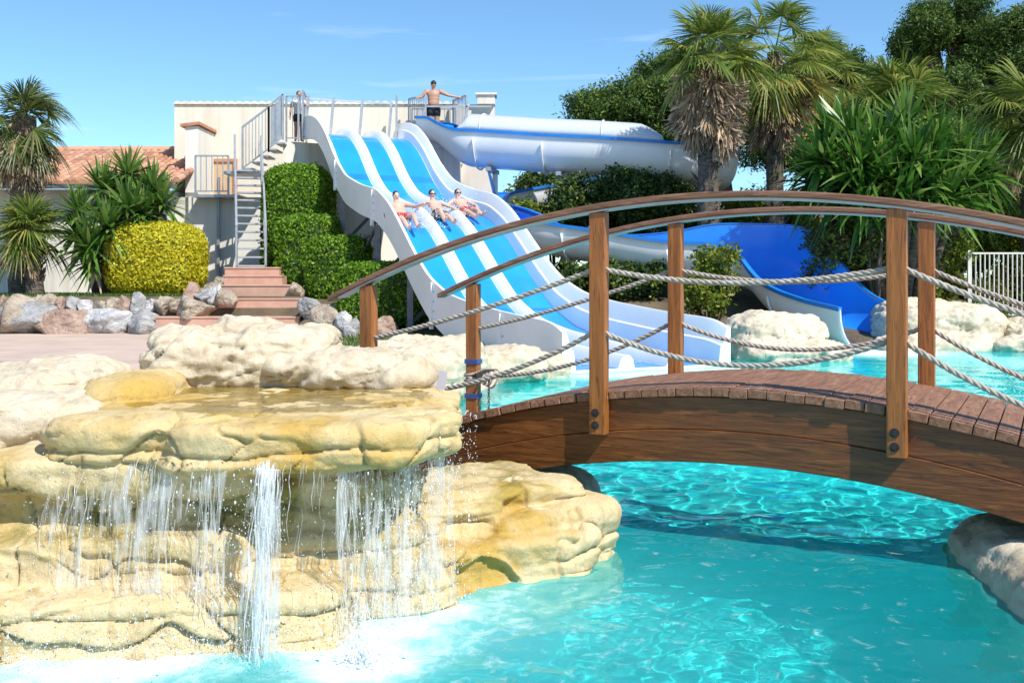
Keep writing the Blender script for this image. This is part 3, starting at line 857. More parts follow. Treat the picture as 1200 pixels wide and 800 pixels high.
def boulder(rad, seed, planes=10, sub=4, soft=34.0, rough=.11):
    r = np.random.RandomState(seed)
    bm = bmesh.new(); bmesh.ops.create_icosphere(bm, subdivisions=sub, radius=1)
    D = np.array([v.co[:] for v in bm.verts]); Fq = np.array([[v.index for v in f.verts] for f in bm.faces]); bm.free()
    n = r.normal(size=(planes, 3)); n /= np.linalg.norm(n, axis=1)[:, None]; h = r.uniform(.62, 1.0, planes)
    q = np.maximum(D @ n.T, 1e-3) / h
    rr = 1 / (np.sum(q ** soft, 1) ** (1 / soft) + 1e-6); rr = np.minimum(rr, 1.25)
    rr *= 1 + rough * fbm(D, 2.2, 4, seed % 50) + rough * .4 * fbm(D, 7, 3, seed % 31)
    return D * rr[:, None] * np.asarray(rad, float), Fq


def rzm(a): c, s = math.cos(a), math.sin(a); return np.array([[c, -s, 0], [s, c, 0], [0, 0, 1]])


def stone(name, px0, px1, py0, py1, Y, mat, seed, label, cat='rock', group=None, depth=None, parent=None, planes=14, sink=.08):
    """boulder filling the given box of the photograph at distance Y"""
    a = at(px0, py1, Y); b = at(px1, py0, Y); cx = (a[0] + b[0]) / 2; hw_ = (b[0] - a[0]) / 2; hh = (b[2] - a[2]) / 2
    dp = depth or hw_ * .8
    V, Fq = boulder((hw_ * 1.08, dp, hh * 1.1 + sink / 2), seed, planes, 4)
    o = build(name, V + np.array([cx, Y + dp * .5, (a[2] + b[2]) / 2 - sink / 2]), Fq, mat, parent, smooth=True)
    if parent is None: tag(o, label, cat, group)
    o.cycles.is_caustics_receiver = True
    return o


# rubble bank left: large stones
big = [(-62, -6, 354, 392, 'stone_grey', 'long grey boulder past the tan one at the end of the rubble bank'), (-112, -58, 352, 392, 'stone_red', 'last reddish boulder of the rubble bank, farthest from the steps'), (-6, 42, 352, 392, 'stone_tan', 'tan boulder leftmost in the rubble bank, beneath the short fan palm'),
       (4, 62, 356, 393, 'stone_grey', 'grey boulder between the tan and the large reddish boulder of the rubble bank'),
       (42, 106, 360, 394, 'stone_red', 'large reddish boulder in the rubble bank left of the pale angular one'),
       (92, 152, 365, 394, 'stone_white', 'angular pale boulder in the middle of the rubble bank foot'),
       (146, 188, 364, 394, 'stone_grey', 'grey slanted boulder in the rubble bank beside the lowest terracotta step'),
       (198, 248, 350, 374, 'stone_tan', 'broad flat tan boulder resting below the round yellow bush')]
for i, (a, b, c, d, mt, lb) in enumerate(big):
    stone('boulder', a, b, c, d, 23.35 + .12 * (i % 2), M[mt], 100 + i * 7, lb, 'boulder', 'boulders of the rubble bank', depth=.55)
rng = np.random.RandomState(4); x = -110; k = 0
mats_ = ['stone_tan', 'stone_red', 'stone_grey', 'stone_white', 'stone_tan']
while x < 262:
    wd = rng.uniform(14, 26); hgt = rng.uniform(14, 22)
    y1 = 366 if x < 200 else 356
    stone('bank_stone', x, x + wd, y1 - hgt, y1, 23.75 + rng.uniform(0, .2), M[mats_[k % 5]], 300 + k, 'small rough stone packed along the top row of the rubble bank', 'stone', 'stones along the top of the rubble bank', depth=.3)
    x += wd * .74; k += 1
for i, (a, b, c, d, Y) in enumerate(((232, 254, 340, 358, 24.6), (246, 268, 334, 352, 25.0), (238, 256, 330, 344, 25.4), (252, 266, 324, 337, 25.6))):
    stone('bank_stone', a, b, c, d, Y, M[mats_[(i + 2) % 5]], 400 + i, 'small pale stone heaped beside the terracotta steps', 'stone', 'stones heaped beside the steps', depth=.25)
# stones right of the steps, below the hedges
right_st = [(346, 376, 346, 372, 23.2, 'stone_grey', 'grey boulder right of the terracotta steps under the hedge'),
            (366, 400, 354, 392, 22.6, 'stone_tan', 'upright tan boulder between the steps and the bridge post'),
            (388, 414, 366, 394, 22.2, 'stone_white', 'pale stone left of the first bridge post'),
            (404, 424, 376, 396, 21.9, 'stone_grey', 'small dark grey stone just behind the first bridge post'),
            (334, 358, 332, 352, 24.4, 'stone_tan', 'small tan stone at the head of the steps under the hedge'),
            (430, 470, 372, 396, 21.4, 'stone_red', 'brownish stone under the lowest hedge block')]
for i, (a, b, c, d, Y, mt, lb) in enumerate(right_st): stone('boulder', a, b, c, d, Y, M[mt], 500 + i * 3, lb, 'boulder', depth=.4)


def big_rock(name, pieces, mat, label, seed, amp=.08, vox=.035, strata=(), sdepth=.04, cat='rock', block=.7):
    P, Fq = rock_union(pieces, vox, amp, 1.1, strata, sdepth, seed, 3, .02, .03, block=block)
    o = build(name, P, Fq, mat, smooth=True); tag(o, label, cat); o.cycles.is_caustics_receiver = True; return o


# pool edge rocks beyond the bridge
big_rock('pool_rock', [supell((-1.25, 12.6, .28), (.80, .8, .36), 3, .1), supell((-1.0, 13.3, .36), (.7, .6, .30), 2.6, 0)], M['boulder_cream'], 'broad cream rock on the pool edge behind the left bridge posts', 1, strata=(.35,))
big_rock('pool_rock', [supell((-.15, 14.6, .20), (.62, .6, .26), 3, .2), supell((.30, 15.1, .10), (.55, .5, .22), 3, .1)], M['boulder_cream'], 'low cream rock on the pool edge beside the wide slide end', 2)
big_rock('pool_rock', [supell((4.75, 18.7, .28), (.85, .75, .52), 2.8, .3), supell((5.0, 18.2, .05), (1.0, .6, .26), 3, .2)], M['rim_rock'], 'tall rounded cream boulder between the two slide exits', 3, strata=(.2, .48))
big_rock('pool_rock', [supell((8.9, 21.3, .38), (1.3, .8, .50), 3, -.1), supell((8.5, 21.6, .72), (.75, .6, .26), 3, 0), supell((8.5, 20.6, .05), (1.2, .6, .24), 3, 0)], M['rim_rock'], 'stepped cream rock bank behind the right bridge posts', 4, strata=(.3, .6))
big_rock('pool_rock', [supell((11.6, 21.0, .25), (1.6, .9, .44), 3, .05), supell((11.0, 20.3, .05), (1.5, .5, .22), 3, 0)], M['rim_rock'], 'low cream rock bank in front of the white railing fence', 5, strata=(.25,))
# smooth rounded footings under the two bridge ends
big_rock('bridge_footing', [supell((-.05, 6.75, -.2), (.62, .62, .43), 3, BA)], M['concrete'], 'dark rounded rock footing in shade under the left bridge end', 6, .015, .03, cat='footing', block=0)
big_rock('bridge_footing', [supell((3.14, 4.3, -.28), (.98, 1.5, .50), 5, -.10)], M['concrete'], 'pale rounded rock footing under the right bridge end', 7, .02, .03, cat='footing', block=0)
# card tag and cords lying on the rock left of the bridge
mb = MB(); p = at(517, 449, 6.2); mb.box(p, (.028, .003, .075), R=rzm(.2) @ np.array(Euler((0, .16, 0)).to_matrix()))
o = mb.build('paper_tag', M['tagmat']); tag(o, 'grey card tag hanging from the lower rope by the left posts', 'tag')

# ------------------------------------------------------------------ wide three lane slide
RIM = np.array([(0, .62), (.25, .76), (.7, .79), (1.7, .85), (3.2, .99), (4.2, 1.14), (5.1, 1.46), (5.85, 1.97), (6.6, 2.57), (7.3, 3.10), (8.1, 3.48), (9.2, 3.68), (10.4, 4.02), (11.2, 4.55), (12.1, 5.38), (12.8, 5.82), (13.5, 6.03), (14.2, 6.08)])
FLO = np.array([(0, .045), (.7, .06), (1.7, .13), (3.2, .26), (4.2, .44), (5.1, .80), (5.85, 1.34), (6.6, 1.96), (7.3, 2.50), (8.1, 2.90), (9.2, 3.12), (10.4, 3.48), (11.2, 4.02), (12.1, 4.90), (12.8, 5.36), (13.6, 5.56), (14.2, 5.58)])


def smooth_prof(tab, u):
    z = np.interp(u, tab[:, 0], tab[:, 1]); k = np.exp(-np.linspace(-2, 2, 13) ** 2); k /= k.sum()
    zp = np.pad(z, 6, mode='reflect', reflect_type='odd'); return np.convolve(zp, k, 'valid')


UU = np.linspace(0, 14.2, 150); zrim = smooth_prof(RIM, UU); zflo = smooth_prof(FLO, UU)


def sl(u, f):
    u = np.asarray(u, float)
    l = np.stack([.757 - .4787 * u, 15.4 + u], -1); r = np.stack([3.57 - .4909 * u, 16.73 + u], -1)
    return l + (r - l) * f


slide = empty('wide_slide', (1.9, 16.5, 0), 'wide white slide with three wavy sky-blue lanes dropping from the platform into the pool', 'water slide')
dv = [(0, 0), (.014, .13), (.034, .20), (.066, .20), (.086, .13), (.10, 0)]
sec = [(0, 'r', 0), (.020, 'r', .0), (.028, 'r', -.05), (.050, 'm', .0), (.062, 'm', -.02), (.075, 'f', 0), (.315, 'f', 0)] + [(.315 + a, 'f', b) for a, b in dv[1:-1]] + \
      [(.41, 'f', 0), (.60, 'f', 0)] + [(.60 + a, 'f', b) for a, b in dv[1:-1]] + [(.70, 'f', 0), (.925, 'f', 0), (.938, 'm', -.02), (.950, 'm', 0), (.972, 'r', -.05), (.98, 'r', 0), (1.0, 'r', 0),
       (1.0, 'f', -.16), (.93, 'f', -.13), (.5, 'f', -.12), (.07, 'f', -.13), (0, 'f', -.16)]
rows = []
for f, k, dz in sec:
    xy = sl(UU, f)
    z = {'r': zrim, 'f': zflo, 'm': zflo * .45 + zrim * .55}[k] + dz
    rows.append(np.concatenate([xy, z[:, None]], 1))
rows = np.stack(rows, 1); ns = rows.shape[1]; nu = len(UU)
Fc = [(i * ns + j, i * ns + (j + 1) % ns, (i + 1) * ns + (j + 1) % ns, (i + 1) * ns + j) for i in range(nu - 1) for j in range(ns)]
Fc += [tuple(range(ns - 1, -1, -1)), tuple((nu - 1) * ns + j for j in range(ns))]
sh = build('shell', rows.reshape(-1, 3), Fc, M['white_gel'], slide, smooth=True)
md = sh.modifiers.new('edge', 'EDGE_SPLIT'); md.split_angle = math.radians(38)


def strip(fa, fb, dz, u0, u1, name, mat, parent, nf=5):
    u = UU[(UU >= u0) & (UU <= u1)]; z = np.interp(u, UU, zflo)
    V = np.stack([np.concatenate([sl(u, f), (z + dz)[:, None]], 1) for f in np.linspace(fa, fb, nf)], 1)
    n = V.shape[1]
    Q = np.array([(i * n + j, i * n + j + 1, (i + 1) * n + j + 1, (i + 1) * n + j) for i in range(len(u) - 1) for j in range(n - 1)])
    return build(name, V.reshape(-1, 3), Q, mat, parent, smooth=True)


for fa, fb in ((.078, .312), (.413, .597), (.703, .922)):
    ln = strip(fa, fb, .006, 0.0, 13.35, 'lane', M['blue_gel'], slide)
    # small white marks printed across the lane foot
    mb = MB(); r_ = random.Random(int(fa * 100))
    f = fa + .03
    while f < fb - .03:
        a = sl(.55, f); b = sl(.55, f + .008); mb.bar((a[0], a[1], .075), (b[0], b[1], .075), .10, .004); f += .013 + r_.choice((0, 0, .01))
    mb.build('print', M['white_gel'], ln)
for u in (2.0, 4.9, 8.35, 11.15):
    z0 = np.interp(u, UU, zrim); z1 = np.interp(u, UU, zflo)
    for f, s in ((-.004, -1), (1.004, 1)):
        p = sl(u, f); mb = MB().box((p[0], p[1], (z0 + z1 - .30) / 2 - .02), (.028, .05, (z0 - z1 + .26) / 2), rz=math.atan2(.9, -.43) + math.pi / 2)
        mb.build('joint_flange', M['white_gel'], slide)
for u in (2.0, 4.9, 8.35, 11.15):
    for fa, fb in ((.08, .31), (.415, .595), (.705, .92)):
        strip(fa, fb, .0085, u, u + .2, 'seam', M['blue_rim'], slide)
for u in (2.0, 4.9, 8.35, 11.15):
    for f, o_ in ((0, -.02), (1, .02)):
        for h_ in (.25, .5, .75):
            for du in (-.09, .09):
                p = sl(u + du, f); z0 = float(np.interp(u + du, UU, zflo)) - .1; z1 = float(np.interp(u + du, UU, zrim)); zz = z0 + (z1 - z0) * h_
                d_ = np.array([.9, .43, 0]) * o_
                MB().tube([np.array([*p, zz]) - d_ * .2, np.array([*p, zz]) + d_ * .6], .018, 8).build('bolt', M['steel'], slide)
for u in (6.4, 8.4, 11.0):
    for f in (.05, .95):
        p = sl(u, f); z1 = float(np.interp(u, UU, zflo)) - .14
        MB().bar((p[0], p[1], .2), (p[0], p[1], z1), .13, .13).build('support', M['steel_dark'], slide)
    a = sl(u, .02); b = sl(u, .98); z1 = float(np.interp(u, UU, zflo)) - .2
    MB().bar((*a, z1), (*b, z1), .12, .12).bar((*a, z1 - 1.5 if z1 > 2.5 else .4), (*sl(u, .5), z1), .07, .07).build('brace', M['steel_dark'], slide)
a = sl(11.0, .05); b = sl(8.4, .05)
MB().bar((*a, 2.0), (*b, 2.6), .06, .06).bar((*a, 1.0), (*b, 2.7), .06, .06).build('brace', M['steel_dark'], slide)

# ------------------------------------------------------------------ tube slide


def catmull(P, n):
    P = np.asarray(P, float); P = np.concatenate([[2 * P[0] - P[1]], P, [2 * P[-1] - P[-2]]]); out = []
    for i in range(1, len(P) - 2):
        t = np.linspace(0, 1, n, endpoint=False)[:, None]; a, b, c, d = P[i - 1:i + 3]
        out.append(.5 * (2 * b + (c - a) * t + (2 * a - 5 * b + 4 * c - d) * t ** 2 + (3 * b - a - 3 * c + d) * t ** 3))
    return np.concatenate(out + [P[-2:-1]])


def tp_(px, py, Y, dep, hw, bl=0, br=0):
    p = at(px, py, Y - .6); return (p[0] * Y / (Y - .6), Y, p[2], dep, hw, bl, br)


tpath = [tp_(500, 138, 31.0, .52, .62), tp_(516, 139, 30.8, .60, .64), tp_(530, 146, 30.6, .72, .68), tp_(546, 153, 30.4, .88, .72), tp_(562, 154.5, 30.3, .93, .74), tp_(600, 157, 30.1, .93, .74),
         tp_(640, 159.6, 29.9, .93, .74), tp_(700, 162.5, 29.6, .93, .74), tp_(775, 168, 29.3, .95, .74), (5.2, 29.45, 5.12, .95, .74, 0, 0), (5.85, 30.1, 5.0, .95, .74, .05, 0), (5.7, 31.3, 4.85, .92, .74, .1, 0),
         (4.6, 32.1, 4.7, .85, .74, 0, 0), (2.6, 32.5, 4.5, .8, .74, 0, 0), (.6, 32.4, 4.2, .75, .74, 0, 0), (-.75, 31.7, 3.95, .72, .74, 0, .1), (-1.0, 30.3, 3.65, .72, .74, 0, 0.1),
         (-.35, 28.0, 3.3, .72, .74, 0, 0), (.45, 26.3, 2.92, .72, .74, 0, 0), (1.5, 25.75, 2.70, .74, .74, 0, 0), (2.7, 25.35, 2.50, .76, .74, 0, 0), (3.9, 24.95, 2.28, .78, .76, .30, 0),
         (4.8, 24.70, 2.22, .80, .80, .52, 0), (5.55, 24.35, 2.10, .82, .84, .62, 0), (6.05, 23.6, 1.82, .82, .86, .74, 0), (6.4, 22.6, 1.24, .80, .86, .75, 0), (6.85, 21.8, .96, .82, .88, .25, 0), (7.35, 21.1, .80, .84, .90, 0, 0)]
TP = catmull(tpath, 9)
ch = empty('tube_slide', TP[0, :2].tolist() + [0], 'white spiral tube slide with blue rim and clear cover curling behind the fan palm', 'water slide')
T2 = np.gradient(TP[:, :2], axis=0); T2 /= np.linalg.norm(T2, axis=1)[:, None]
LN = np.stack([-T2[:, 1], T2[:, 0]], 1)


def sweep(i0, i1, sect, name, mat, closed=False, smooth=True):
    """sect(i) -> list of (lateral, dz)"""
    R = []
    for i in range(i0, i1):
        q = np.array(sect(i)); x = TP[i, :2] + LN[i] * q[:, :1]
        R.append(np.concatenate([x, (TP[i, 2] + q[:, 1])[:, None]], 1))
    R = np.stack(R, 0); n = R.shape[1]; m = R.shape[0]
    rr = range(n) if closed else range(n - 1)
    Q = [(i * n + j, i * n + (j + 1) % n, (i + 1) * n + (j + 1) % n, (i + 1) * n + j) for i in range(m - 1) for j in rr]
    if closed: Q += [tuple(range(n - 1, -1, -1)), tuple((m - 1) * n + j for j in range(n))]
    return build(name, R.reshape(-1, 3), Q, mat, ch, smooth=smooth)


ua = np.linspace(0, math.pi, 19)
U_ = lambda i, o: [((TP[i, 4] + o) * math.copysign(abs(math.cos(a)) ** .8, math.cos(a)), -(TP[i, 3] + o) * math.sin(a) ** .9) for a in ua]


def sec_outer(i):
    p = U_(i, .05); p = [(p[0][0], TP[i, 5])] + p + [(p[-1][0], TP[i, 6])]
    q = U_(i, .012)[::-1]; q = [(q[0][0], TP[i, 6])] + q + [(q[-1][0], TP[i, 5])]
    return p + q


def sec_inner(i):
    p = U_(i, 0); return [(p[0][0], TP[i, 5] - .01)] + p + [(p[-1][0], TP[i, 6] - .01)]


nT = len(TP)
sweep(0, nT, sec_outer, 'trough', M['white_gel'], True)
sweep(0, nT, sec_inner, 'lining', M['blue_deep'])
for sg, k in ((1, 5), (-1, 6)):
    def sec_rim(i, sg=sg, k=k):
        h = TP[i, 4]; b = TP[i, k]
        return [(sg * (h - .01), b + .05), (sg * (h + .10), b + .05), (sg * (h + .10), b - .035), (sg * (h - .01), b - .035 + .05)]
    sweep(0, nT, sec_rim, 'rim', M['blue_rim'], True, False)
ic0 = int(np.argmin(np.abs(TP[:45, 0] - at(546, 0, 30.4)[0]))); ic1 = int(np.argmin(np.hypot(TP[:, 0] - at(780, 0, 29.3)[0], TP[:, 1] - 29.3)))
va = np.linspace(0, math.pi, 15)


def sec_cover(i):
    k = min(1, (i - ic0 + .3) / 5) ** .6 * min(1, (ic1 - i - .6) / 4 + .12) ** .6
    return [((TP[i, 4] + .02) * math.cos(a), .05 + .54 * k * math.sin(a)) for a in va] + [((TP[i, 4] - .0) * math.cos(a), .05 + (.54 * k - .02) * math.sin(a)) for a in va[::-1]]


sweep(ic0, ic1, sec_cover, 'cover', M['cover'], True)
for px in (567, 704):     # arched seams of the cover
    i = int(np.argmin(np.abs(TP[:ic1, 0] - at(px, 0, 29.8)[0])))
    mb = MB(); x = TP[i, :2]
    mb.tube([(*(x + LN[i] * (TP[i, 4] + .03) * math.cos(a)), TP[i, 2] + .06 + .55 * math.sin(a)) for a in va], .022, 6); mb.build('seam', M['white_gel'], ch, smooth=True)
for i in [int(np.argmin(np.abs(TP[:ic1 + 4, 0] - at(px, 0, 29.8)[0]))) for px in (560, 640, 775)] + [135 + 36, 135 + 54, 135 + 72, 135 + 90]:
    if i >= nT: continue
    mb = MB()
    q = U_(i, .10)
    pts = [(*(TP[i, :2] + LN[i] * a), TP[i, 2] + b) for a, b in q[1:-1]]
    mb.tube(pts, .03, 6); mb.build('joint_flange', M['white_gel'], ch, smooth=True)
# carriers under the tube
for (i, post) in ((int(np.argmin(np.abs(TP[:ic1, 0] - at(575, 0, 30)[0]))), True), (int(np.argmin(np.abs(TP[:ic1, 0] - at(655, 0, 30)[0]))), True), (int(np.argmin(np.abs(TP[:ic1, 0] - at(765, 0, 30)[0]))), True), (20 * 9, True), (25 * 9 + 2, True)):
    x = TP[i, :2]; zb = TP[i, 2] - TP[i, 3] - .06
    mb = MB().bar((*(x - LN[i] * .6), zb - .05), (*(x + LN[i] * .6), zb - .05), .14, .12).bar((*(x + LN[i] * .35), .1), (*(x + LN[i] * .35), zb - .05), .16, .16)
    mb.bar((*(x - LN[i] * .5), zb - .1), (*(x + LN[i] * .35), zb - .8 if zb > 2 else zb - .3), .07, .07).build('support', M['steel'], ch)

# ------------------------------------------------------------------ building, tower, stairs
bld = empty('pool_building', (-5.5, 32.5, 1), 'tall plain cream building with a scalloped tile edge behind the slide tower', 'building')
XL, XR, YB, ZT = -10.55, -.55, 32.0, 6.85
MB().box(((XL + XR) / 2, YB + 3, ZT / 2), ((XR - XL) / 2, 3, ZT / 2)).build('wall', M['stucco'], bld)
mb = MB(); x = XL + .11
while x < XR - 1.1:
    a = np.linspace(0, math.pi, 7)
    V = []; 
    for y in (YB - .06, YB + .5): V += [(x + .115 * math.cos(t), y, ZT + .002 + .10 * math.sin(t)) for t in a]
    mb.add(V, [(i, i + 1, 8 + i, 7 + i) for i in range(6)] + [tuple(range(6, -1, -1))]); x += .24
mb.build('tile_coping', M['stucco'], bld)
MB().box((XR - .25, YB + .1, ZT + .12), (.27, .33, .14)).build('corner_block', M['stucco'], bld)
MB().box((XR - .25, YB + .1, ZT + .29), (.33, .39, .03)).build('corner_cap', M['stucco2'], bld)
# pillar with a terracotta cap at the left corner
pl = empty('wall_pillar', (-9.95, 30.6, 1), 'cream pillar with a sloping terracotta cap left of the steel stair', 'pillar')
a = at(218, 148, 30.3); b = at(231, 228, 30.3)
MB().box(((a[0] + b[0]) / 2, 31.2, a[2] / 2), ((b[0] - a[0]) / 2 + .02, .9, a[2] / 2)).build('shaft', M['stucco2'], pl)
MB().box(((a[0] + b[0]) / 2 - .03, 31.2, a[2] + .05), ((b[0] - a[0]) / 2 + .12, .98, .045), R=np.array(Euler((0, -.12, 0)).to_matrix())).build('cap', M['coping'], pl)
# lower wall in front that takes the stair shadow
lw = MB().box((-8.25, 30.2, 1.9), (1.65, .15, 1.9)).build('terrace_wall', M['stucco2']); tag(lw, 'low pale rendered wall below the steel landing, marked by the railing shadow', 'wall')
dr = empty('side_door', (-8.6, 31.9, 3.8), 'tan door with frame in the building wall behind the stair landing', 'door')
a = at(246, 190, 31.95); b = at(274, 232, 31.95)
MB().box(((a[0] + b[0]) / 2, 31.97, (a[2] + b[2]) / 2), ((b[0] - a[0]) / 2, .03, (a[2] - b[2]) / 2)).build('leaf', M['tan_door'], dr)
mb = MB()
for sx in (a[0] - .05, b[0] + .05): mb.box((sx, 31.95, (a[2] + b[2]) / 2), (.05, .06, (a[2] - b[2]) / 2))
mb.box(((a[0] + b[0]) / 2, 31.95, a[2] + .05), ((b[0] - a[0]) / 2 + .1, .06, .05)); mb.build('door_frame', M['coping'], dr)

tower = empty('slide_tower', (-4, 31, 1), 'cream rendered platform tower with steel railings at the head of the slides', 'tower')


def prism(poly, z0, z1):
    n = len(poly); V = [(x, y, z0) for x, y in poly] + [(x, y, z1) for x, y in poly]
    return MB().add(V, [(i, (i + 1) % n, n + (i + 1) % n, n + i) for i in range(n)] + [tuple(range(n - 1, -1, -1)), tuple(range(n, 2 * n))])


prism([(-6.58, 29.45), (-3.4, 30.95), (-1.6, 31.3), (-1.6, 31.98), (-6.58, 31.98)], .5, 5.36).build('wall', M['stucco2'], tower)
prism([(-3.05, 30.95), (-1.7, 31.25), (-1.7, 31.9), (-3.05, 31.9)], 5.364, 5.62).build('upper_step', M['stucco2'], tower)


def railing(parent, a, b, h, step=.12, mat='steel', tilt=(0, 0, 0), posts=True, name='railing', r=.022, low=.10):
    """balustrade between floor points a and b"""
    a = np.array(a, float); b = np.array(b, float); mb = MB(); up = np.array([0, 0, h]) + np.array(tilt)
    mb.bar(a + up, b + up, .05, .05); lo_ = np.array([0, 0, low]); mb.bar(a + lo_, b + lo_, .035, .035)
    L = np.linalg.norm(b - a); n = max(2, int(L / step))
    for i in range(n + 1):
        p = a + (b - a) * i / n; w_ = .05 if (posts and i in (0, n)) else r
        q = p if (posts and i in (0, n)) else p + lo_
        mb.bar(q, p + up, w_, w_)
    return mb.build(name, M[mat], parent)


# top railing over the lanes: two bars carried by slanting posts
hdr = MB()
A = np.array([-5.95, 29.5, 6.60]); B = np.array([-3.55, 30.55, 6.62])
hdr.bar(A, B, .05, .05)
for s in (0.02, .30, .63, .97):
    p = A + (B - A) * s; hdr.bar((p[0] - .06, p[1] - .05, 5.5), p + [.03, .02, .06], .07, .09)
hdr.build('start_barrier', M['steel'], tower)
for (x0, y0, x1, y1, hh) in ((-6.02, 29.45, -6.12, 30.5, 1.42), (-3.45, 30.5, -3.55, 31.5, 1.5)):
    railing(tower, (x0, y0, 5.4), (x1, y1, 5.4), hh, .10, 'steel')
pA = at(479, 0, 31.6); pB = at(497, 0, 30.9); pC = at(531, 0, 31.8); pD = at(547, 0, 30.9)
railing(tower, (pA[0], 31.6, 5.62), (pB[0] + .05, 30.9, 5.62), 1.32, .10)
railing(tower, (pC[0], 31.8, 5.62), (pD[0], 30.9, 5.62), 1.32, .10)
MB().bar((pB[0] + .05, 30.9, 6.60), (pD[0] + .75, 30.9, 6.60), .05, .05).bar((pB[0] - .25, 30.9, 5.5), (pB[0] + .05, 30.9, 6.6), .06, .06).bar((pD[0] - .25, 30.9, 5.5), (pD[0] + .05, 30.9, 6.6), .06, .06).build('start_barrier', M['steel'], tower)
railing(tower, (-3.1, 31.75, 5.62), (-1.75, 31.75, 5.62), 1.05, .16)

stair = empty('steel_stair', (-6.9, 27, 1.5), 'steep galvanised steel stair with railings climbing to the slide tower', 'staircase')
S0 = np.array([-6.62, 26.0, 1.74]); S1 = np.array([-7.45, 28.9, 4.45])
sd2 = (S1 - S0)[:2] / np.linalg.norm((S1 - S0)[:2]); sn2 = np.array([sd2[1], -sd2[0]])
nst = 13
for i in range(nst):
    p = S0 + (S1 - S0) * i / (nst - 1)
    MB().box(p, (.33, .13, .022), rz=math.atan2(sd2[1], sd2[0]) - math.pi / 2).build('tread', M['steel'], stair)
for s in (-1, 1):
    o = np.array([*(sn2 * .36 * s), 0])
    MB().bar(S0 + o - [0, 0, .15], S1 + o - [0, 0, .12], .04, .2).build('stringer', M['steel'], stair)
    railing(stair, S0 + o, S1 + o, 1.0, .42)
LZ = 4.45
MB().box((-7.55, 29.5, LZ - .04), (.6, .6, .04)).build('landing', M['steel'], stair)
for (xx, yy) in ((-8.6, 30.0),): MB().bar((xx, yy, 1.0), (xx, yy, LZ - .08), .08, .08).build('leg', M['steel'], stair)
MB().box((-8.55, 30.05, 3.80), (.65, .5, .04)).build('landing', M['steel'], stair)
railing(stair, (-9.15, 29.6, 3.84), (-8.2, 29.6, 3.84), 1.12, .14)
# short flight up to the right, with its own rail and a mesh panel
U0 = np.array([-7.62, 29.15, LZ]); U1 = np.array([-6.5, 29.15, 5.36])
for i in range(5):
    p = U0 + (U1 - U0) * (i + .5) / 5; MB().box((p[0], 29.55, p[2]), (.13, .42, .022)).build('tread', M['steel'], stair)
railing(stair, U0 + [-.05, 0, 0], U0 + (U1 - U0) * .62, 1.28, .11)
railing(stair, U0 + (U1 - U0) * .62, U1 + [-.02, 0, 0], 1.3, .25)
p = U0 + (U1 - U0) * .66; q = U1 + [-.06, 0, 0]
mb = MB().add([p + [0, .02, .12], q + [0, .02, .12], q + [0, .02, 1.22], p + [0, .02, 1.20], p + [0, .035, .12], q + [0, .035, .12], q + [0, .035, 1.22], p + [0, .035, 1.20]], [(0, 1, 2, 3), (7, 6, 5, 4), (0, 4, 5, 1), (1, 5, 6, 2), (2, 6, 7, 3), (3, 7, 4, 0)])
mb.build('infill_panel', M['steel'], stair)
railing(tower, (-6.5, 29.5, 5.36), (-6.15, 29.5, 5.36), 1.3, .15)

# terracotta steps
steps = empty('garden_steps', (-6.2, 24.5, .1), 'broad terracotta steps between the rubble bank and the hedges', 'steps')
for (px0, px1, py, Y0, Y1) in ((182, 351, 372.5, 23.3, 24.2), (246, 357, 351, 24.0, 24.8), (255, 350, 335, 24.6, 25.4), (262, 330, 324, 25.2, 25.8), (263, 327, 314.5, 25.7, 26.6)):
    a = at(px0, py, Y0); b = at(px1, py, Y0)
    bevel(MB().box(((a[0] + b[0]) / 2, (Y0 + Y1) / 2, (a[2] - .0 + .08) / 2), ((b[0] - a[0]) / 2, (Y1 - Y0) / 2, (a[2] - .08) / 2)).build('step', M['brick_step'], steps), .015)
    bevel(MB().box(((a[0] + b[0]) / 2, Y0 + .15, a[2] + .012), ((b[0] - a[0]) / 2 + .012, .17, .02)).build('nosing', M['brick_step'], steps), .006)

# tiled roof house left
hs = empty('tiled_roof_house', (-14, 31, 1), 'low white house with a red barrel tile roof behind the left palms', 'house')
EY, RY = 29.0, 33.6
ez = EYE + (325 - 214) / F * EY; rz_ = EYE + (325 - 177) / F * RY
x0, x1 = -24.0, at(206, 0, EY)[0]
MB().box(((x0 + x1 - .4) / 2, EY + 3.2, (ez - .16) / 2), ((x1 - x0 - .4) / 2, 2.8, (ez - .16) / 2)).build('wall', M['stucco2'], hs)
sl_ = (rz_ - ez) / (RY - EY); nrow = 13
mb = MB(); x = x0; rows_ = np.linspace(0, 1, nrow + 1); rr_ = np.random.RandomState(2)
a7 = np.linspace(0, math.pi, 6)
while x < x1 - .1:
    for k in range(nrow):
        ya = EY + (RY - EY) * rows_[k] - .04; yb = EY + (RY - EY) * rows_[k + 1] + .03
        za = ez + (ya - EY) * sl_ + .02; zb2 = ez + (yb - EY) * sl_ - .005
        dj = rr_.normal(0, .007)
        V = [(x + .115 + dj + .105 * math.cos(t), ya, za + .085 * math.sin(t)) for t in a7] + [(x + .115 + dj + .09 * math.cos(t), yb, zb2 + .075 * math.sin(t)) for t in a7]
        mb.add(V, [(i, i + 1, 7 + i, 6 + i) for i in range(5)] + [tuple(range(5, -1, -1))])
    x += .235
rf = mb.build('roof', M['tile'], hs)
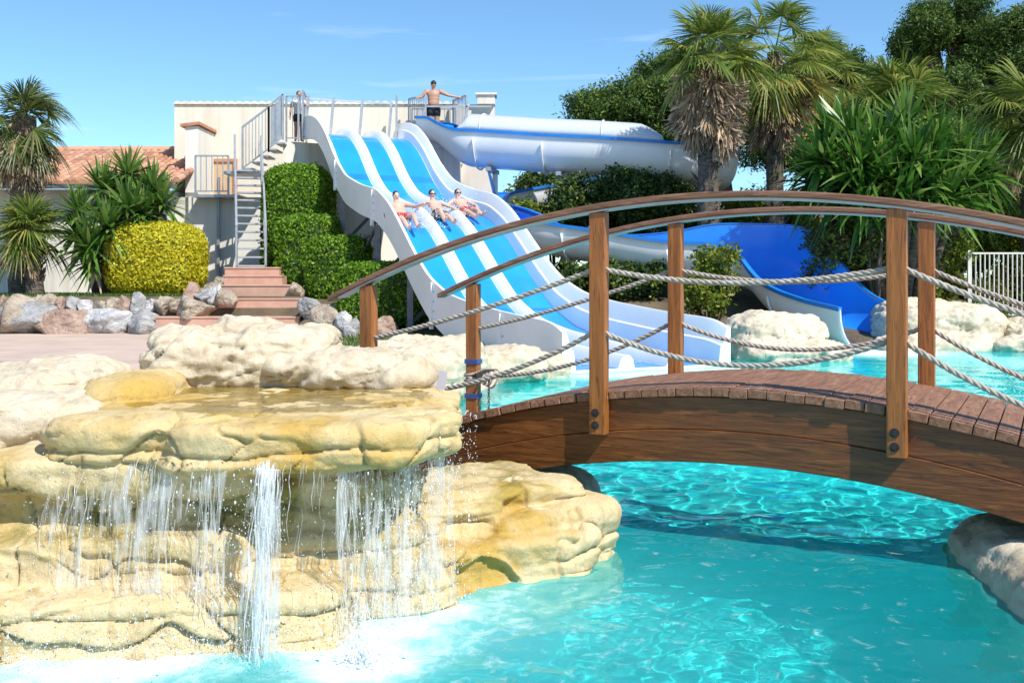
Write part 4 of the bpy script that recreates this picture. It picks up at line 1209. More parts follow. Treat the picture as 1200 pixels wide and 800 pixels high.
MB().add([(x0, EY - .05, ez), (x1, EY - .05, ez), (x1, RY, rz_), (x0, RY, rz_), (x0, EY - .05, ez - .1), (x1, EY - .05, ez - .1), (x1, RY, rz_ - .1), (x0, RY, rz_ - .1)],
         [(0, 1, 2, 3), (7, 6, 5, 4), (0, 4, 5, 1), (1, 5, 6, 2), (2, 6, 7, 3), (3, 7, 4, 0)]).build('roof_deck', M['coping'], hs)
MB().tube([(x, RY + .02, rz_ + .05) for x in np.arange(x0, x1, .3)], .11, 8).build('ridge', M['tile'], hs)
MB().bar((x0, EY - .13, ez - .12), (x1 + .05, EY - .13, ez - .12), .14, .13).build('gutter', M['steel_dark'], hs)
mb = MB()
for k in range(9):
    y = EY + (RY - EY) * k / 9
    mb.tube([(x1 + .02, y, ez + (y - EY) * sl_ + .07), (x1 + .02, y + .55, ez + (y + .55 - EY) * sl_ + .05)], .10, 8)
mb.build('verge_tile', M['tile'], hs)

# white railing fence at the right edge
fn = empty('white_fence', (11.5, 23.2, .4), 'white vertical bar fence at the right edge in front of the shrubs', 'fence')
for i in range(3):
    xa = 10.35 + i * 1.35; mb = MB(); zt = EYE + .02 + (325 - 296) / F * 23; zb2 = .55
    for k in range(13):
        x = xa + .05 + k * 1.25 / 12; mb.tube([(x, 23.2, zb2), (x, 23.2, zt - .02)], .016, 6)
    mb.bar((xa, 23.2, zt - .03), (xa + 1.35, 23.2, zt - .03), .04, .04).bar((xa, 23.2, zb2 + .06), (xa + 1.35, 23.2, zb2 + .06), .04, .04)
    mb.build('panel', M['fence'], fn)
for i in range(4):
    x = 10.35 + i * 1.35; MB().bar((x, 23.2, .2), (x, 23.2, zt + .04), .06, .06).build('post', M['fence'], fn)

# ------------------------------------------------------------------ plants


class QB:
    """collects quads as arrays"""
    def __init__(s): s.V = []; s.Q = []; s.n = 0
    def add(s, V, Q): s.V.append(V); s.Q.append(Q + s.n); s.n += len(V)
    def build(s, name, mat, parent=None, **k): return build(name, np.concatenate(s.V), np.concatenate(s.Q), mat, parent, **k)


def rotm(az, el, roll=0.0):
    """x axis to direction (az, el)"""
    ca, sa, ce, se = math.cos(az), math.sin(az), math.cos(el), math.sin(el)
    X = np.array([ca * ce, sa * ce, se]); Y = np.array([-sa, ca, 0]); Z = np.cross(X, Y)
    cr, sr = math.cos(roll), math.sin(roll); Y2 = Y * cr + Z * sr; Z2 = -Y * sr + Z * cr
    return np.stack([X, Y2, Z2], 1)


def blades(dirs, L, W, base, droop, seg, rng, up=None, tipw=.12, prof=None, side=None):
    """many tapering strips at once. dirs (n,3), base (n,3), L,W (n,)"""
    n = len(dirs); s = np.linspace(0, 1, seg + 1)
    if side is None:
        ref = np.tile([0, 0, 1.], (n, 1)) + rng.normal(0, .25, (n, 3))
        side = np.cross(dirs, ref); side /= np.linalg.norm(side, axis=1)[:, None] + 1e-9
    wprof = np.interp(s, [0, .25, .6, 1], prof or [.55, 1, .8, tipw])
    C = base[:, None] + dirs[:, None] * (L[:, None] * s)[:, :, None]
    C[:, :, 2] -= (droop * L)[:, None] * (s ** 2.2)
    off = side[:, None] * (W[:, None] * wprof * .5)[:, :, None]
    V = np.stack([C - off, C + off], 2).reshape(-1, 3)
    k = np.arange(seg); q = np.stack([2 * k, 2 * k + 1, 2 * k + 3, 2 * k + 2], 1)
    Q = (q[None] + (np.arange(n) * 2 * (seg + 1))[:, None, None]).reshape(-1, 4)
    return V, Q


def fan_leaf(rng, R, pet, spread=2.0, nl=30, droop=.25, fold=.35):
    a = np.linspace(-spread, spread, nl) + rng.normal(0, .02, nl)
    z = -fold * np.abs(np.sin(a)) * .6 + rng.normal(0, .04, nl)
    d = np.stack([np.cos(a), np.sin(a), z], 1); d /= np.linalg.norm(d, axis=1)[:, None]
    L = R * (.78 + .22 * np.cos(a * .9)) * rng.uniform(.9, 1.05, nl)
    base = np.tile([pet, 0, 0.], (nl, 1))
    side = np.stack([-np.sin(a), np.cos(a), np.zeros(nl)], 1) + np.stack([np.zeros(nl)] * 2 + [rng.choice([-.5, .5], nl)], 1)
    side /= np.linalg.norm(side, axis=1)[:, None]
    V, Q = blades(d, L, R * np.full(nl, 2 * spread / nl * .42), base, np.full(nl, 0.0), 4, rng, side=side, prof=[.1, .75, 1, .08])
    # petiole
    Vp, Qp = blades(np.array([[1, 0, 0.]]), np.array([pet]), np.array([.035]), np.zeros((1, 3)), np.array([0.]), 3, rng, side=np.array([[0, 1, 0.]]), prof=[1.6, 1, .8, .8])
    return np.concatenate([V, Vp]), np.concatenate([Q, Qp + len(V)])


def fan_palm(base, top, rad, R, n, ndead, seed, label, mat='palm', skirt=1.4, pet=.8, group=None, name='fan_palm', lean=(0, 0), elmin=-45, boot=False, yellow=0):
    rng = np.random.RandomState(seed); base = np.array(base, float)
    t = empty(name, base, label, 'palm', group)
    H = top - base[2]; m = 18; s = np.linspace(0, 1, m)
    pts = np.stack([base[0] + lean[0] * s ** 1.5, base[1] + lean[1] * s ** 1.5, base[2] - .15 + (H + .15) * s], 1)
    tk = MB().tube(pts, rad * (1.15 - .25 * s + .06 * rng.normal(size=m)), 14)
    # old leaf bases round the upper trunk
    nb = 120; qb = QB(); sb = rng.uniform(.25 if boot else .1, 1, nb); az = rng.uniform(0, 6.28, nb)
    bp = np.stack([np.interp(sb, s, pts[:, k]) for k in range(3)], 1) + np.stack([np.cos(az), np.sin(az), 0 * az], 1) * rad * .9
    d = np.stack([np.cos(az) * .6, np.sin(az) * .6, 0 * az + .8], 1)
    V, Q = blades(d, rng.uniform(.15, .35, nb), np.full(nb, .11), bp, np.zeros(nb), 2, rng); tk.add(V, Q); tk.build('trunk', M['trunk'], t)
    c = pts[-1]
    qb = QB()
    for k in range(n):
        f = (k + .5) / n; el = math.radians(82 - (82 - elmin) * f ** .9) + rng.normal(0, .1); az = k * 2.39996 + rng.normal(0, .25)
        V, Q = fan_leaf(rng, R * rng.uniform(.85, 1.1), pet * R * rng.uniform(.8, 1.25), 2.15, 38, 0, .2 + .3 * f)
        V = V @ rotm(az, el, rng.normal(0, .35)).T
        r = np.linalg.norm(V[:, :2], axis=1); rr = np.linalg.norm(V, axis=1)
        V[:, 2] -= (.10 + .22 * f) * (rr / R) ** 2 * R * .40 + rng.uniform(.35, .9) * np.clip(rr / R - pet * .9 - .35, 0, 2) ** 2.0 * R
        qb.add(V + c + [0, 0, rng.uniform(-.25, .1)], Q)
    qb.build('crown', M[mat], t)
    if yellow:
        qb = QB()
        for k in range(yellow):
            V, Q = fan_leaf(rng, R * rng.uniform(.8, 1.0), .9 * R * rng.uniform(.8, 1.2), 1.8, 26, 0, .4)
            V = V @ rotm(rng.uniform(0, 6.28), math.radians(rng.uniform(-60, -15)), rng.normal(0, .5)).T
            rr = np.linalg.norm(V, axis=1); V[:, 2] -= .3 * (rr / R) ** 2 * R * .5
            qb.add(V + c + [0, 0, rng.uniform(-.5, -.1)], Q)
        qb.build('yellow_fronds', M['palm_yellow'], t)
    if ndead:
        qb = QB()
        for k in range(ndead):
            az = rng.uniform(0, 6.28); el = math.radians(rng.uniform(-86, -42)); q = rng.uniform(0, 1) ** 1.3
            V, Q = fan_leaf(rng, R * rng.uniform(.6, .95), .55 * R * rng.uniform(.6, 1.2), rng.uniform(.5, 1.2), 20, 0, .5)
            V = V + rng.normal(0, .02, V.shape); V = V @ rotm(az, el, rng.normal(0, .8)).T
            o = np.array([math.cos(az), math.sin(az), 0]) * rad * .8
            V[:, :2] *= 1 - .35 * np.clip((-V[:, 2:3]) / (1.6 * R), 0, .8)
            qb.add(V + c + o + [0, 0, -.15 - skirt * q], Q)
        qb.build('dead_fronds', M['dead'], t)
    return t


def rosette(qb, c, L, W, n, rng, elmax=86, elmin=-25, droop=.28, axis_az=0, tilt=0.0, seg=5):
    f = (np.arange(n) + .5) / n
    el = np.radians(elmax - (elmax - elmin) * f ** .85) + rng.normal(0, .10, n); az = np.arange(n) * 2.39996 + rng.normal(0, .2, n)
    d = np.stack([np.cos(az) * np.cos(el), np.sin(az) * np.cos(el), np.sin(el)], 1)
    if tilt:
        R = np.array((Matrix.Rotation(axis_az, 3, 'Z') @ Matrix.Rotation(tilt, 3, 'Y'))); d = d @ R.T
    V, Q = blades(d, L * rng.uniform(.75, 1.12, n), W * rng.uniform(.8, 1.15, n), np.tile(c, (n, 1)) + d * .05, droop * (rng.uniform(.3, 1.4, n)) * (.4 + f), seg, rng, prof=[.6, 1, .85, .05])
    qb.add(V, Q)


def yucca(base, heads, L, W, n, seed, label, mat, name='yucca', droop=.2, cat='plant', elmin=-30, dead=0):
    rng = np.random.RandomState(seed); base = np.array(base, float); t = empty(name, base, label, cat)
    for i, h in enumerate(heads):
        h = np.array(h, float)
        b0 = base + (h - base) * [.35, .35, 0] ; mid = (b0 + h) / 2 + [0, 0, .15]
        if h[2] - base[2] > .35:
            MB().tube([b0, b0 * .4 + mid * .6, h * .5 + mid * .5, h], np.array([.13, .12, .11, .09]), 8).build('stem', M['trunk'], t, smooth=True)
        qb = QB(); tl = math.atan2(np.linalg.norm((h - base)[:2]), max(.2, h[2] - base[2])) * .5; a = math.atan2(h[1] - base[1], h[0] - base[0])
        rosette(qb, h, L * rng.uniform(.88, 1.1), W, n, rng, droop=droop, axis_az=a, tilt=tl, elmin=elmin)
        qb.build('leaf_head', M[mat], t)
        if dead:
            qb = QB(); rosette(qb, h - [0, 0, .18], L * .75, W, dead, rng, elmax=-45, elmin=-85, droop=.1); qb.build('dry_leaves', M['dead'], t)
    return t


def leaf_quads(P, Nn, size, rng, aspect=.5, spread=.8):
    """one folded-free rhombus per point, facing roughly Nn"""
    n = len(P); nn = Nn + rng.normal(0, spread, (n, 3)); nn /= np.linalg.norm(nn, axis=1)[:, None] + 1e-9
    t = np.cross(nn, rng.normal(size=(n, 3))); t /= np.linalg.norm(t, axis=1)[:, None] + 1e-9; b = np.cross(nn, t)
    s = (size * rng.uniform(.65, 1.3, n))[:, None]
    V = np.stack([P - t * s, P + b * s * aspect + t * s * .1, P + t * s, P - b * s * aspect + t * s * .1], 1).reshape(-1, 3)
    return V, np.arange(n * 4).reshape(-1, 4)


def cloud(blobs, dens, size, rng, aspect=.5, sprig=6, sr=None, shell=.55, spread=.9, lump=.25):
    """leaf clumps spread through ellipsoids (c, r3)"""
    Ps = []; Ns = []
    for c, r in blobs:
        c = np.array(c, float); r = np.array(r, float) * np.ones(3)
        A = 4 * math.pi * ((r[0] * r[1]) ** 1.6 + (r[0] * r[2]) ** 1.6 + (r[1] * r[2]) ** 1.6) / 3
        A = 4 * math.pi * (((r[0] * r[1]) ** 1.6 + (r[0] * r[2]) ** 1.6 + (r[1] * r[2]) ** 1.6) / 3) ** (1 / 1.6)
        n = int(A * dens / sprig) + 4
        d = rng.normal(size=(n, 3)); d /= np.linalg.norm(d, axis=1)[:, None]
        q = rng.uniform(shell, 1, n) ** .7 * (1 + lump * fbm(d * 1.0 + c, 1.6, 2, 3))
        p = c + d * r * q[:, None]
        k = np.repeat(np.arange(n), sprig); s_ = sr or size * 2.2
        Ps.append(p[k] + rng.normal(0, s_ * .5, (n * sprig, 3))); Ns.append(d[k] + [0, 0, .35])
    P = np.concatenate(Ps); return leaf_quads(P, np.concatenate(Ns), np.full(len(P), size), rng, aspect, spread)


def shrub(blobs, dens, size, seed, label, mat, name='shrub', cat='shrub', stems=True, group=None, aspect=.5, shell=.45, mats2=None, lump=.5, sprig=6):
    rng = np.random.RandomState(seed); bl = [(np.array(c, float), r) for c, r in blobs]
    base = np.mean([c for c, r in bl], axis=0); base[2] = float(height(np.array([base[0]]), np.array([base[1]]))[0][0])
    t = empty(name, base, label, cat, group)
    V, Q = cloud(bl, dens, size, rng, aspect, shell=shell, lump=lump, sprig=sprig); o = build('foliage', V, Q, M[mat], t)
    if mats2: 
        V, Q = cloud(bl, dens * mats2[1], size, rng, aspect, shell=.9, lump=lump); build('light_foliage', V, Q, M[mats2[0]], t)
    if stems:
        mb = MB()
        for c, r in bl[:14]:
            b0 = base + (c - base) * [.25, .25, 0]; m_ = b0 * .5 + c * .5 + rng.normal(0, .08, 3)
            mb.tube([b0 - [0, 0, .1], m_, c], np.array([.05, .04, .02]) * max(.6, float(np.max(r))), 6)
        mb.build('branches', M['bark'], t)
    return t


def blobs_box(px0, px1, py0, py1, Y, dep, n, r, seed, squash=.85):
    """lumps filling a box: picture extent at distance Y, depth dep"""
    rng = np.random.RandomState(seed); a = at(px0, py1, Y); b = at(px1, py0, Y); out = []
    for k in range(n):
        f = rng.uniform(0, 1, 3); rr = r * rng.uniform(.7, 1.2)
        x = a[0] + rr + (b[0] - a[0] - 2 * rr) * f[0]; z = a[2] + rr * squash + (b[2] - a[2] - 2 * rr * squash) * f[1]
        out.append(((x, Y + dep * f[2], z), (rr, rr, rr * squash)))
    return out


def clipped_hedge(px0, px1, py0, Y, dep, zb, seed, label, size=.042, dens=900, mat='hedge', roundness=4.2, taper=.0):
    """clipped block: leaves over a rounded box, solid dark core standing for the shade inside"""
    rng = np.random.RandomState(seed); a = at(px0, py0, Y); b = at(px1, py0, Y); zt = a[2]
    c = np.array([(a[0] + b[0]) / 2, Y + dep / 2, (zt + zb) / 2]); h = np.array([(b[0] - a[0]) / 2, dep / 2, (zt - zb) / 2])
    t = empty('clipped_hedge', (c[0], c[1], zb), label, 'hedge', 'clipped hedge blocks stepping down beside the slide')
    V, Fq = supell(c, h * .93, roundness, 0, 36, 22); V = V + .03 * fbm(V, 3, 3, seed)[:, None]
    build('inner_core', V, Fq, M['shrub_dark'], t, smooth=True)  # solid core, coloured dark to stand for shade between the leaves
    A = 8 * (h[0] * h[1] + h[0] * h[2] + h[1] * h[2]); n = int(A * dens)
    d = rng.uniform(-1, 1, (n, 3)); ax = rng.choice(3, n, p=np.array([h[1] * h[2], h[0] * h[2], h[0] * h[1]]) / (h[1] * h[2] + h[0] * h[2] + h[0] * h[1]))
    d[np.arange(n), ax] = rng.choice([-1, 1], n)
    q = np.sum(np.abs(d) ** roundness, 1) ** (-1 / roundness); P = d * q[:, None] * h
    Nn = np.sign(d) * np.abs(d * q[:, None]) ** (roundness - 1) / h; Nn /= np.linalg.norm(Nn, axis=1)[:, None]
    P = P + Nn * (rng.uniform(-.07, .03, n) + .055 * fbm(P + c, 2.2, 3, seed + 3))[:, None] + c
    keep = P[:, 2] > zb; V, Q = leaf_quads(P[keep], Nn[keep], np.full(keep.sum(), size), rng, .55, .75)
    k = int(n * .012); j = rng.choice(n, k); V2, Q2 = leaf_quads(P[j] + Nn[j] * rng.uniform(.02, .12, (k, 1)), Nn[j], np.full(k, size), rng, .5, 1)
    build('foliage', np.concatenate([V, V2]), np.concatenate([Q, Q2 + len(V)]), M[mat], t)
    return t


GZ = lambda x, y: float(height(np.array([x], float), np.array([y], float))[0][0])

# hedges stepping down beside the slide
clipped_hedge(301, 384, 190, 27.2, 1.7, .9, 1, 'tallest clipped green hedge block, topmost of the stepped row beside the stair')
clipped_hedge(317, 398, 250, 25.9, 1.2, .9, 2, 'second clipped hedge block from the top, below the tallest one')
clipped_hedge(355, 430, 276, 24.4, 1.3, .8, 3, 'third clipped hedge block from the top with ragged shoots, under the slide')
clipped_hedge(389, 506, 307, 22.4, 1.5, .3, 4, 'lowest and widest clipped hedge block behind the first bridge post')

# golden round bush
bx = at(184, 345, 26.0); zt = at(184, 258, 24.9)[2]; rng = np.random.RandomState(9)
bush = empty('round_bush', (bx[0], 26.0, 1.0), 'round clipped golden yellow bush on the rubble bank', 'bush')
h = np.array([1.13, 1.13, (zt - .95) / 2]); c = np.array([bx[0], 26.0, (zt + .95) / 2])
V, Fq = supell(c, h * .93, 3.8, 0, 32, 20); build('inner_core', V, Fq, M['shrub_yel'], bush, smooth=True)
n = 15000; d = rng.normal(size=(n, 3)); d /= np.linalg.norm(d, axis=1)[:, None]
q = np.sum(np.abs(d) ** 3.8, 1) ** (-1 / 3.8); P = d * q[:, None]; Nn = np.sign(P) * np.abs(P) ** 2.8; Nn /= np.linalg.norm(Nn, axis=1)[:, None]
P = P * h + Nn * (rng.uniform(-.06, .025, n) + .03 * fbm(P, 4, 3, 8))[:, None] + c
V, Q = leaf_quads(P, Nn, np.full(n, .042), rng, .6, .7); build('foliage', V, Q, M['yellow_leaf'], bush)

# left palms and yucca
p = at(28, 345, 27.0); fan_palm((p[0], 27.0, 1.0), at(28, 138, 27)[2], .34, .86, 27, 40, 21, 'tall fan palm with a dry brown skirt in front of the tiled roof', pet=.75, skirt=.8, mat='palm_dark', elmin=-55)
p = at(32, 345, 25.0); fan_palm((p[0] + .1, 25.2, 1.0), at(26, 268, 25)[2], .20, .82, 26, 5, 22, 'short fan palm with a dark bare trunk at the left edge', pet=.5, skirt=.3, elmin=-40, lean=(-.15, 0), boot=True)
hd = [at(x, y, Y) for x, y, Y in ((95, 250, 25.6), (120, 222, 26.0), (150, 205, 26.2), (178, 222, 26.2), (150, 245, 25.5), (105, 290, 25.0), (128, 268, 25.2), (90, 275, 25.4), (165, 250, 25.7), (190, 240, 26.0), (135, 228, 26.4), (112, 305, 25.2))]
p = at(130, 345, 25.9); yucca((p[0], 25.8, 1.0), hd, .90, .10, 84, 31, 'many headed green yucca clump left of the round yellow bush', 'yucca', droop=.16, dead=7)
# grass on the left bed
rng = np.random.RandomState(6)


def grass_patch(n, fx, fy, hgt, label):
    x = rng.uniform(*fx, n); y = rng.uniform(*fy, n); z = height(x, y)[0]
    az = rng.uniform(0, 6.28, n); d = np.stack([np.cos(az) * .45, np.sin(az) * .45, np.ones(n)], 1); d /= np.linalg.norm(d, axis=1)[:, None]
    V, Q = blades(d, hgt * rng.uniform(.5, 1.3, n), np.full(n, .02), np.stack([x, y, z - .01], 1), np.full(n, .2), 2, rng)
    o = build('grass', V, Q, M['grass'], origin=(0, 0, 0)); tag(o, label, 'grass', kind='stuff')


grass_patch(9000, (-12.8, -6.9), (24.3, 26.5), .10, 'short grass on the bed above the rubble bank')
grass_patch(2600, (-3.3, -.4), (16.0, 21.6), .22, 'rough grass along the foot of the wide slide')

# palms right
p1 = at(838, 250, 25.5); fan_palm((p1[0], 25.5 + .9, .9), at(836, 64, 26.4)[2], .27, 1.02, 27, 170, 41, 'fan palm with the widest dry brown skirt, in front of the tube slide end', pet=.85, skirt=1.35, elmin=-30)
p2 = at(908, 250, 28.5); fan_palm((p2[0], 28.5, .9), at(908, 62, 28.5)[2], .23, 1.08, 26, 90, 42, 'slimmer fan palm with yellowing fronds right of the wide skirted palm', pet=.95, skirt=1.5, elmin=-45, yellow=16)
p2 = at(955, 250, 31.5); fan_palm((p2[0], 31.5, .9), at(950, 85, 31.5)[2], .28, 1.05, 22, 50, 45, 'farther fan palm half hidden behind the strap leaved clump', pet=.85, skirt=1.4, elmin=-45, yellow=14)
p3 = at(1052, 320, 27.0); fan_palm((p3[0], 27.0, .9), at(1052, 118, 27)[2], .3, 1.15, 24, 10, 43, 'low fan palm rising behind the big strap leaved clump', pet=.6, skirt=.6, elmin=-30, mat='palm')
p4 = at(1212, 300, 24.5); fan_palm((p4[0], 24.5, .9), at(1212, 128, 24.5)[2], .28, 1.12, 26, 24, 44, 'bright green fan palm at the far right edge', pet=.65, skirt=.9, elmin=-45)
# big strap-leaved clump
hd = [at(x, y, Y) for x, y, Y in ((1000, 165, 23.2), (965, 190, 23.0), (1030, 180, 22.6), (1062, 150, 23.4), (1095, 175, 22.8), (1125, 185, 23.2), (1040, 215, 22.2), (1085, 215, 22.2), (990, 220, 22.8), (1130, 215, 22.9), (1070, 190, 22.2), (1010, 200, 22.3), (1150, 200, 23.4), (955, 215, 23.6), (1060, 235, 22.0), (1110, 235, 22.3), (1015, 235, 22.2), (975, 165, 24.0))]
p = at(1050, 330, 23.3); yucca((p[0], 23.5, .7), hd, 1.20, .115, 82, 51, 'huge dark green strap leaved clump behind the right bridge posts', 'yucca_big', name='strap_leaf_clump', droop=.24, elmin=-40)

# shrubs behind and below the tube
D = 620
shrub(blobs_box(590, 720, 192, 300, 34.5, 2.0, 16, .85, 1), 300, .075, 61, 'dark green shrub mass under the tube slide, left half', 'shrub_dark', mats2=('shrub', .10))
shrub(blobs_box(690, 850, 190, 310, 33.8, 2.0, 18, .85, 2), 300, .075, 62, 'dark green shrub mass under the end of the tube slide', 'shrub_dark', mats2=('shrub', .05))
shrub(blobs_box(625, 830, 195, 268, 28.2, 1.0, 22, .62, 23), 330, .065, 74, 'dark green shrubs filling the loop between the tube and the lower trough', 'shrub_dark', mats2=('shrub', .12))
shrub(blobs_box(590, 640, 235, 262, 29.5, .6, 5, .4, 24), 330, .065, 75, 'small mid green shrub beside the blue trough behind the wide slide', 'shrub', mats2=('shrub_yel', .12))
shrub(blobs_box(640, 800, 305, 352, 24.2, .8, 18, .42, 25), 360, .06, 77, 'dark ground hugging shrub under the lower slide trough', 'shrub_dark', mats2=('shrub', .06))
shrub(blobs_box(640, 830, 298, 350, 26.8, 1.4, 14, .5, 3), 330, .06, 63, 'low dark shrub in the shade below the lower slide trough', 'shrub_dark')
shrub(blobs_box(800, 876, 286, 374, 21.6, .9, 15, .24, 4), 420, .055, 64, 'yellow green leafy shrub in front of the lower slide trough', 'shrub_yel', mats2=('shrub', .4))
shrub(blobs_box(845, 975, 218, 300, 29.5, 1.5, 14, .55, 5), 380, .065, 65, 'yellowish shrub behind the blue slide bend', 'shrub_yel', mats2=('shrub', .5))
shrub(blobs_box(955, 1060, 238, 355, 22.6, 1.3, 20, .42, 6), 560, .055, 66, 'bronze tinged leafy shrub right of the blue slide bend', 'shrub_red', mats2=('shrub_yel', .18))
shrub(blobs_box(1010, 1060, 205, 270, 22.0, .8, 8, .28, 16), 560, .055, 76, 'light green shrub shoots in front of the strap leaved clump', 'shrub_yel')
shrub(blobs_box(1045, 1145, 248, 360, 23.4, 1.3, 20, .42, 7), 540, .055, 67, 'green shrub with yellow shoots between the two right bridge posts', 'shrub', mats2=('shrub_yel', .22))
shrub(blobs_box(1110, 1260, 225, 320, 25.2, 1.6, 22, .55, 8), 480, .06, 68, 'light green shrub above the white fence', 'shrub', mats2=('shrub_yel', .3))
shrub(blobs_box(1130, 1270, 300, 392, 24.3, .8, 14, .45, 9), 480, .055, 69, 'shaded shrub showing through the white fence bars', 'shrub_red', mats2=('shrub', .3))
shrub(blobs_box(560, 640, 215, 300, 36.5, 1.4, 8, .8, 11), 260, .08, 71, 'mid green shrub between the building corner and the tube', 'shrub', mats2=('shrub_yel', .1))
shrub(blobs_box(862, 960, 225, 330, 34.5, 2.5, 16, .95, 12), 280, .075, 72, 'dark shrub behind the two skirted palms', 'shrub_dark', mats2=('shrub', .15))
shrub(blobs_box(1080, 1190, 355, 378, 22.2, .5, 8, .2, 13), 560, .05, 73, 'small green plants on the rocks at the foot of the white fence', 'shrub', stems=False)


def tree(base, lumps, trunk_r, seed, label, mat='pine', size=.088, dens=210, aspect=.32, name='pine_tree', mats2=None, shell=.35):
    rng = np.random.RandomState(seed); base = np.array(base, float); t = empty(name, base, label, 'tree')
    cs = [np.array(c, float) for c, r in lumps]; cc = np.mean(cs, axis=0); fork = base * .45 + cc * .55; fork[2] = base[2] + (min(c[2] for c in cs) - base[2]) * .85
    tr = MB().tube([base - [0, 0, .2], base * .6 + fork * .4 + rng.normal(0, .1, 3), fork], np.array([1.15, .9, .7]) * trunk_r, 10).build('trunk', M['bark'], t, smooth=True)
    for c in cs[:16]:
        MB().tube([fork, fork * .45 + c * .55 + rng.normal(0, .25, 3) + [0, 0, -.15], c], np.array([.45, .3, .08]) * trunk_r, 6).build('limb', M['bark'], t, smooth=True)
    V, Q = cloud(lumps, dens, size, rng, aspect, sprig=9, sr=size * 2.6, shell=shell, spread=1.0, lump=.4); build('crown', V, Q, M[mat], t)
    if mats2: V, Q = cloud([(np.array(c) + [0, -.05, .12], np.array(r) * np.ones(3) * .98) for c, r in lumps], dens * .25, size, rng, aspect, sprig=9, sr=size * 2.6, shell=.85, spread=1.0, lump=.4); build('sunlit_tufts', V, Q, M[mats2], t)  # outer tufts nudged upward, coloured as the sunlit part of the crown
    return t


def lumps_poly(pts, Y, dep, r, seed, squash=.6):
    rng = np.random.RandomState(seed); out = []
    for x, y in pts:
        for k in range(2):
            p = at(x + rng.uniform(-9, 9), y + rng.uniform(-6, 6), Y); rr = r * rng.uniform(.65, 1.15)
            out.append(((p[0], Y + rng.uniform(-dep, dep), p[2]), (rr, rr, rr * squash)))
    return out


Y = 41; B = lambda px, Y: (at(px, 0, Y)[0], Y, .9)
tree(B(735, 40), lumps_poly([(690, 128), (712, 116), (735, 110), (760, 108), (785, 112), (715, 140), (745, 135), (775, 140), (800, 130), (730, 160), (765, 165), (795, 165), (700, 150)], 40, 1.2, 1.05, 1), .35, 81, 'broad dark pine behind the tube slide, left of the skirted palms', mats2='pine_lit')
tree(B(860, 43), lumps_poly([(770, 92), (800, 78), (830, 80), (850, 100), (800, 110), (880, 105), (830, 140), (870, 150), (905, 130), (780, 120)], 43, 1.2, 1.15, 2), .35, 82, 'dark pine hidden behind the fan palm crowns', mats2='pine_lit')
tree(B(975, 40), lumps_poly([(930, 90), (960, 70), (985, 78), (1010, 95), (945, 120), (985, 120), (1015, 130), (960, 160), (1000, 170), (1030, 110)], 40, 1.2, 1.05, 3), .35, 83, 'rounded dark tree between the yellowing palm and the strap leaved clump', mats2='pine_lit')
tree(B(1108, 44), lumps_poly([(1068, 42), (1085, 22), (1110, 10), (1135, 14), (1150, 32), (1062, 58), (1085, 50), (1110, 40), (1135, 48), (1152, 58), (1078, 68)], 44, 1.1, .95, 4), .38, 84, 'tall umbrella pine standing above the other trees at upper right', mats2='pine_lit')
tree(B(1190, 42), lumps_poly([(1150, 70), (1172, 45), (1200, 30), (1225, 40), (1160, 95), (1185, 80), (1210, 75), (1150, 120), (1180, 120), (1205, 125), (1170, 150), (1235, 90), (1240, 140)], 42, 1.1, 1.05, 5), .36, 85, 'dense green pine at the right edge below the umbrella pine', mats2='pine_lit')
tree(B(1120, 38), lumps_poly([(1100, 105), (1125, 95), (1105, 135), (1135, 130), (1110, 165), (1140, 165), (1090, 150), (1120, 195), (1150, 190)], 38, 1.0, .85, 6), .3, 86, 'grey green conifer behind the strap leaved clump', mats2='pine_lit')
tree(B(1030, 46), lumps_poly([(900, 175), (935, 180), (1000, 200), (1040, 190), (1060, 160), (1080, 120), (1070, 200), (1120, 220), (1160, 220), (1200, 200), (1240, 200)], 46, 1.2, 1.4, 7), .3, 87, 'low dark tree filling the gap behind the right hand palms')

# ------------------------------------------------------------------ people
REST = dict(pelvis=(0, 0, .93), belly=(0, -.01, 1.10), chest=(0, 0, 1.30), neck=(0, 0, 1.47), head0=(0, -.015, 1.56), head1=(0, -.02, 1.68),
            shL=(.17, 0, 1.41), elL=(.24, .01, 1.13), wrL=(.27, -.05, .88), shR=(-.17, 0, 1.41), elR=(-.24, .01, 1.13), wrR=(-.27, -.05, .88),
            hipL=(.09, 0, .90), knL=(.10, -.02, .49), anL=(.10, .02, .09), toL=(.12, -.15, .04), hipR=(-.09, 0, .90), knR=(-.10, -.02, .49), anR=(-.10, .02, .09), toR=(-.12, -.15, .04))
RADS = dict(pelvis=.125, belly=.125, chest=.135, neck=.055, head0=.058, head1=.045, shL=.062, elL=.042, wrL=.028, shR=.062, elR=.042, wrR=.028,
            hipL=.088, knL=.058, anL=.040, toL=.030, hipR=.088, knR=.058, anR=.040, toR=.030)
BONES = [('pelvis', 'belly'), ('belly', 'chest'), ('chest', 'neck'), ('neck', 'head0'), ('head0', 'head1'), ('chest', 'shL'), ('shL', 'elL'), ('elL', 'wrL'), ('chest', 'shR'), ('shR', 'elR'), ('elR', 'wrR'),
         ('pelvis', 'hipL'), ('hipL', 'knL'), ('knL', 'anL'), ('anL', 'toL'), ('pelvis', 'hipR'), ('hipR', 'knR'), ('knR', 'anR'), ('anR', 'toR')]


